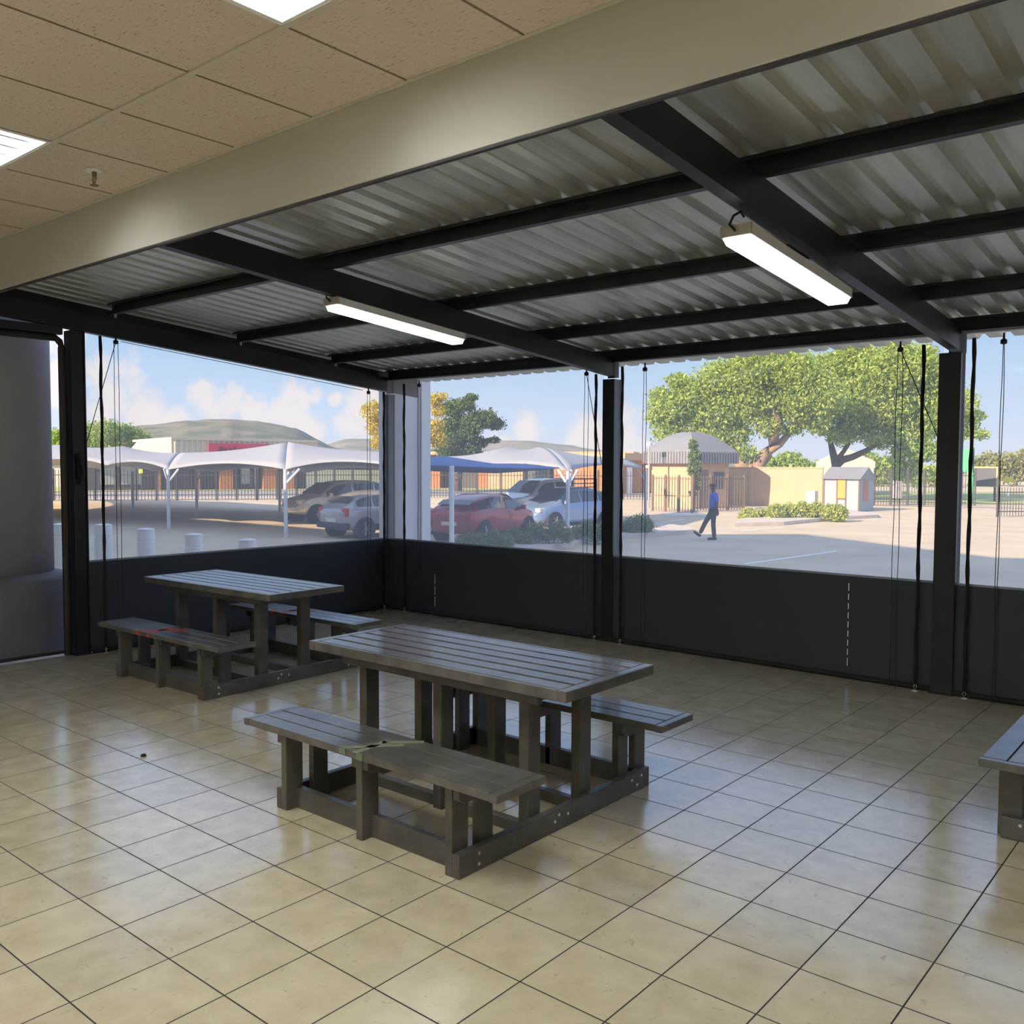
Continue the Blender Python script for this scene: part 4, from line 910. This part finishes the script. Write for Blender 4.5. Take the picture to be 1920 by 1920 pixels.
    for s in (-1, 1):
        for x0, x1, *_ in wins:
            x0 *= sc; x1 *= sc; n_ = 5; top = []; bot = []
            for i in range(n_ + 1):
                x = x0 + (x1 - x0) * i / n_; lo = at(x, .10, s); hi = at(x, .88, s)
                if hi.z - lo.z < .05: continue
                bot.append(lo); top.append(hi)
            poly = bot + top[::-1]
            if len(poly) >= 4:
                m_ = len(bot); MB().add(poly, [(i, i + 1, 2 * m_ - 2 - i, 2 * m_ - 1 - i) for i in range(m_ - 1)]).build('side_window', M_glass, t)
        mx = (2.72 if kind == 'hatch' else 2.95 if kind == 'suv' else 3.4) * sc; q = at(mx, .1, s)
        MB().box((q.x - .05, min(q.y, q.y + s * .18), q.z - .02), (q.x + .06, max(q.y, q.y + s * .18), q.z + .13)).build('mirror', paint if kind != 'suv' else M_white, t, bevel=.03)
    # windscreen and rear window sit on the sloping panels
    def screen(i0, i1, name, k0=.08, k1=.92):
        a_, b_ = st[i0], st[i1]; q = []
        for st_, f in ((a_, 1), (b_, 1)): q.append((st_[0], st_[5] * wsx * .88, st_[4]))
        (xa, ya, za), (xb, yb, zb_) = q; dv = Vector((xb - xa, 0, zb_ - za)); nn = Vector((-dv.z, 0, dv.x)).normalized() * (.03 if nn_up(dv) else -.03)
        P_ = [Vector((xa, -ya, za)), Vector((xa, ya, za)), Vector((xb, yb, zb_)), Vector((xb, -yb, zb_))]
        l0 = P_[0].lerp(P_[3], k0); r0 = P_[1].lerp(P_[2], k0); l1 = P_[0].lerp(P_[3], k1); r1 = P_[1].lerp(P_[2], k1)
        MB().prism([v + nn * 1.0 for v in (l0, r0, r1, l1)], (0, 0, 0), nn * .2).build(name, M_glass, t)
    def nn_up(dv): return Vector((-dv.z, 0, dv.x)).z > 0
    if kind == 'hatch': screen(6, 8, 'windscreen'); screen(2, 3, 'rear_window', .05, .95)
    elif kind == 'suv': screen(6, 8, 'windscreen'); screen(2, 3, 'rear_window')
    else: screen(6, 8, 'windscreen'); screen(3, 4, 'rear_window')
    wr_ = .30 if kind == 'hatch' else .34 if kind == 'suv' else .36
    fa, ra = ((3.2, .68) if kind == 'hatch' else (3.5, .78) if kind == 'suv' else (4.15, .95)); fa *= sc; ra *= sc
    for x in (ra, fa):
        for s in (-1, 1):
            yy = s * (hw - .10)
            MB().tube([(x, yy - s * .10, wr_), (x, s * (hw + .012), wr_)], wr_ + .055, 24).build('wheel_arch', M_clad if cladding else M_tyre, t)
            w_ = MB().tube([(x, yy - s * .1, wr_), (x, s * (hw + .02), wr_), (x, s * (hw + .03), wr_)], [wr_, wr_, wr_ * .9], 24).build('wheel', M_tyre, t)
            rm = MB().tube([(x, s * (hw + .03), wr_), (x, s * (hw + .036), wr_)], wr_ * .2, 12)
            for k in range(7):
                a_ = 2 * PI * k / 7; rm.bar((x, s * (hw + .034), wr_), (x + math.cos(a_) * wr_ * .66, s * (hw + .034), wr_ + math.sin(a_) * wr_ * .66), .05, .006)
            rm.build('rim', M_rim, w_)
    zl = .80 if kind == 'hatch' else .92
    for s in (-1, 1):
        MB().box((-.005 if kind == 'pickup' else .03, min(s * .50, s * (hw - .08)), zl - .13), (.16, max(s * .50, s * (hw - .08)), zl + .13)).build('tail_lamp', M_tail, t, bevel=.03)
        MB().box((L_ - .42, min(s * .45, s * (hw - .14)), zl - .17), (L_ - .13, max(s * .45, s * (hw - .14)), zl - .02)).build('head_lamp', M_head, t, bevel=.03)
    MB().box((-.02, -.26, .50), (.03, .26, .61)).build('number_plate', M_plate, t)
    if cladding:
        MB().box((-.02, -hw + .04, .30), (.16, hw - .04, .48)).build('rear_bumper', M_clad, t, bevel=.04)
        for s in (-1, 1): MB().box((.95, min(s * (hw - .02), s * (hw + .015)), .24), (L_ - .9, max(s * (hw - .02), s * (hw + .015)), .44)).build('sill', M_clad, t, bevel=.01)
    if kind == 'pickup':
        rk = MB()
        for s in (-1, 1):
            for z in (1.35, 1.5, 1.68): rk.tube([(.1, s * .72, z), (1.5, s * .72, z)], .022, 8)
            for x in (.1, .8, 1.5): rk.tube([(x, s * .72, 1.05), (x, s * .72, 1.68)], .022, 8)
        for x in (.1, 1.5): rk.tube([(x, -.72, 1.68), (x, .72, 1.68)], .022, 8)
        rk.build('load_rack', M_clad, t)
    return t
def park(px, dist, heading): p = gspot(px, dist); return (p.x, p.y, GZ), math.radians(heading)
l, r_ = park(620, 28.2, 84); car('silver crossover car with black cladding, rear towards us, left of the square column', (.42, .42, .43), l, r_, 'hatch', 3.95, 1.70, 1.45, True)
l, r_ = park(716, 38, 262); car('pale beige four-wheel drive facing us behind the silver crossover', (.75, .72, .62), l, r_, 'suv', 4.3, 1.75, 1.62)
l, r_ = park(842, 26.2, 99); car('red hatchback car behind the white pole and shrubs', (.42, .03, .05), l, r_, 'hatch', 3.75, 1.62, 1.40)
l, r_ = park(1098, 38.5, 262); car('white double cab pickup with black load rack, facing left', (.85, .85, .86), l, r_, 'pickup', 5.1, 1.78, 1.70, cat='pickup truck')
l, r_ = park(1128, 34, 262); car('light blue hatchback car at the right, facing left behind the shrubs', (.22, .34, .58), l, r_, 'hatch', 3.95, 1.68, 1.48)

# ------------------------------------------------------------------ the walking man
def skinned(name, verts, edges, radii, m_, parent, root=0, sub=2):
    me = D.meshes.new(name); me.from_pydata([tuple(v) for v in verts], edges, []); me.update(); o = D.objects.new(name, me); COL.objects.link(o); o.parent = parent
    sk = o.modifiers.new('skin', 'SKIN'); sk.use_smooth_shade = True
    for i, r_ in enumerate(radii):
        rr = r_ if isinstance(r_, tuple) else (r_, r_); me.skin_vertices[0].data[i].radius = rr; me.skin_vertices[0].data[i].use_root = (i == root)
    s = o.modifiers.new('sub', 'SUBSURF'); s.levels = sub; s.render_levels = sub; me.materials.append(m_); return o
pp = ground(1337, 1012)
man = thing('person', 'person in bright blue shirt, dark trousers and dark cap walking to the left', 'person', (pp.x, pp.y, GZ), math.radians(218))
# local x = walking direction, y = left side, z up; height 1.68
M_skin = mat('brown_skin', (.09, .05, .035), .5); M_shirt = mat('bright_blue_shirt', (.06, .13, .60), .8); M_trou = mat('dark_trousers', (.035, .03, .035), .85); M_shoe = mat('black_shoe', (.015, .015, .015), .5)
V = [(0, 0, .92), (.0, 0, 1.10), (-.01, 0, 1.28), (0, 0, 1.39), (.02, 0, 1.46), (.03, 0, 1.53), (.035, 0, 1.60),      # 0-6 pelvis..head
     (-.01, .17, 1.37), (-.07, .22, 1.12), (-.04, .21, .88), (-.03, .205, .81),      # 7-10 left arm (hangs back)
     (-.01, -.17, 1.37), (-.10, -.21, 1.12), (-.16, -.20, .89), (-.17, -.195, .82),      # 11-14 right arm
     (.01, .09, .88), (.02, .09, .50), (-.02, .09, .10),      # 15-17 standing leg (left)
     (.02, -.09, .88), (.22, -.09, .53), (.38, -.09, .19)]     # 18-20 swinging leg
E_ = [(0, 1), (1, 2), (2, 3), (3, 4), (4, 5), (5, 6), (3, 7), (7, 8), (8, 9), (9, 10), (3, 11), (11, 12), (12, 13), (13, 14), (0, 15), (15, 16), (16, 17), (0, 18), (18, 19), (19, 20)]
Rr = [(.12, .14), (.11, .13), (.11, .14), (.06, .08), .055, (.085, .072), (.085, .072), .05, .043, .03, (.02, .035), .05, .043, .03, (.02, .035), .08, .058, .04, .08, .058, .04]
def hand(i0, dirv, side):
    global V, E_, Rr
    base = Vector(V[i0])
    for k, ln in enumerate((.075, .085, .08, .062)):
        a_ = base + Vector(((k - 1.5) * .018, 0, -.03)); b_ = a_ + Vector((.006, side * .004, -ln * .5)); c_ = b_ + Vector((.014, 0, -ln * .45)); j = len(V); V += [tuple(a_), tuple(b_), tuple(c_)]; E_ += [(i0, j), (j, j + 1), (j + 1, j + 2)]; Rr += [.009, .0085, .007]
    a_ = base + Vector((.028, 0, -.005)); b_ = a_ + Vector((.022, 0, -.035)); j = len(V); V += [tuple(a_), tuple(b_)]; E_ += [(i0, j), (j, j + 1)]; Rr += [.010, .008]
hand(10, None, 1); hand(14, None, -1)
body = skinned('body', V, E_, Rr, M_skin, man, 0, 1)
# face
fm = MB(); fm.add([(.118, -.012, 1.555), (.118, .012, 1.555), (.145, 0, 1.545), (.115, 0, 1.595)], [(0, 1, 2), (0, 2, 3), (1, 3, 2), (0, 3, 1)]); fm.build('nose', M_skin, man)
for s in (-1, 1):
    MB().lathe([(.001, -.012), (.011, -.006), (.011, .006), (.001, .012)], (.108, s * .032, 1.59), 10).build('eye', M_white, man)
    MB().lathe([(.001, -.03), (.014, -.01), (.016, .012), (.001, .03)], (.03, s * .078, 1.57), 10).build('ear', M_skin, man)
MB().box((.108, -.025, 1.515), (.120, .025, 1.525)).build('mouth', mat('dark_lips', (.06, .02, .02), .5), man, bevel=.004)
cp = MB().lathe([(.095, 1.60), (.097, 1.64), (.085, 1.675), (.05, 1.695), (.001, 1.70)], (.035, 0, 0), 20); cp.prism([(.09, -.07, 1.612), (.20, -.05, 1.600), (.215, 0, 1.600), (.20, .05, 1.600), (.09, .07, 1.612)], (0, 0, 0), (0, 0, .01)); cp.build('cap', M_trou, man, smooth=False)
Vs = [(0, 0, .93), (0, 0, 1.08), (-.01, 0, 1.27), (0, 0, 1.385), (.012, 0, 1.43), (-.01, .17, 1.375), (-.065, .215, 1.13), (-.01, -.17, 1.375), (-.09, -.21, 1.13)]
skinned('shirt', Vs, [(0, 1), (1, 2), (2, 3), (3, 4), (3, 5), (5, 6), (3, 7), (7, 8)], [(.155, .18), (.15, .175), (.15, .18), (.095, .12), .06, .078, .068, .078, .068], M_shirt, man, 0)
Vt = [(0, 0, .95), (.01, .085, .86), (.02, .09, .50), (-.02, .09, .07), (.02, -.085, .86), (.22, -.09, .53), (.385, -.09, .17)]
skinned('trousers', Vt, [(0, 1), (1, 2), (2, 3), (0, 4), (4, 5), (5, 6)], [(.125, .15), .098, .075, .068, .098, .075, .066], M_trou, man, 0)
for nm, a_, b_ in (('shoe', (-.07, .09, .045), (.17, .09, .035)), ('shoe', (.37, -.09, .11), (.56, -.09, .23))):
    a_, b_ = Vector(a_), Vector(b_); MB().tube([a_ - (b_ - a_) * .08, a_, a_.lerp(b_, .5), b_, b_ + (b_ - a_) * .08], [.02, .045, .045, .035, .012], 12).build(nm, M_shoe, man, smooth=True)
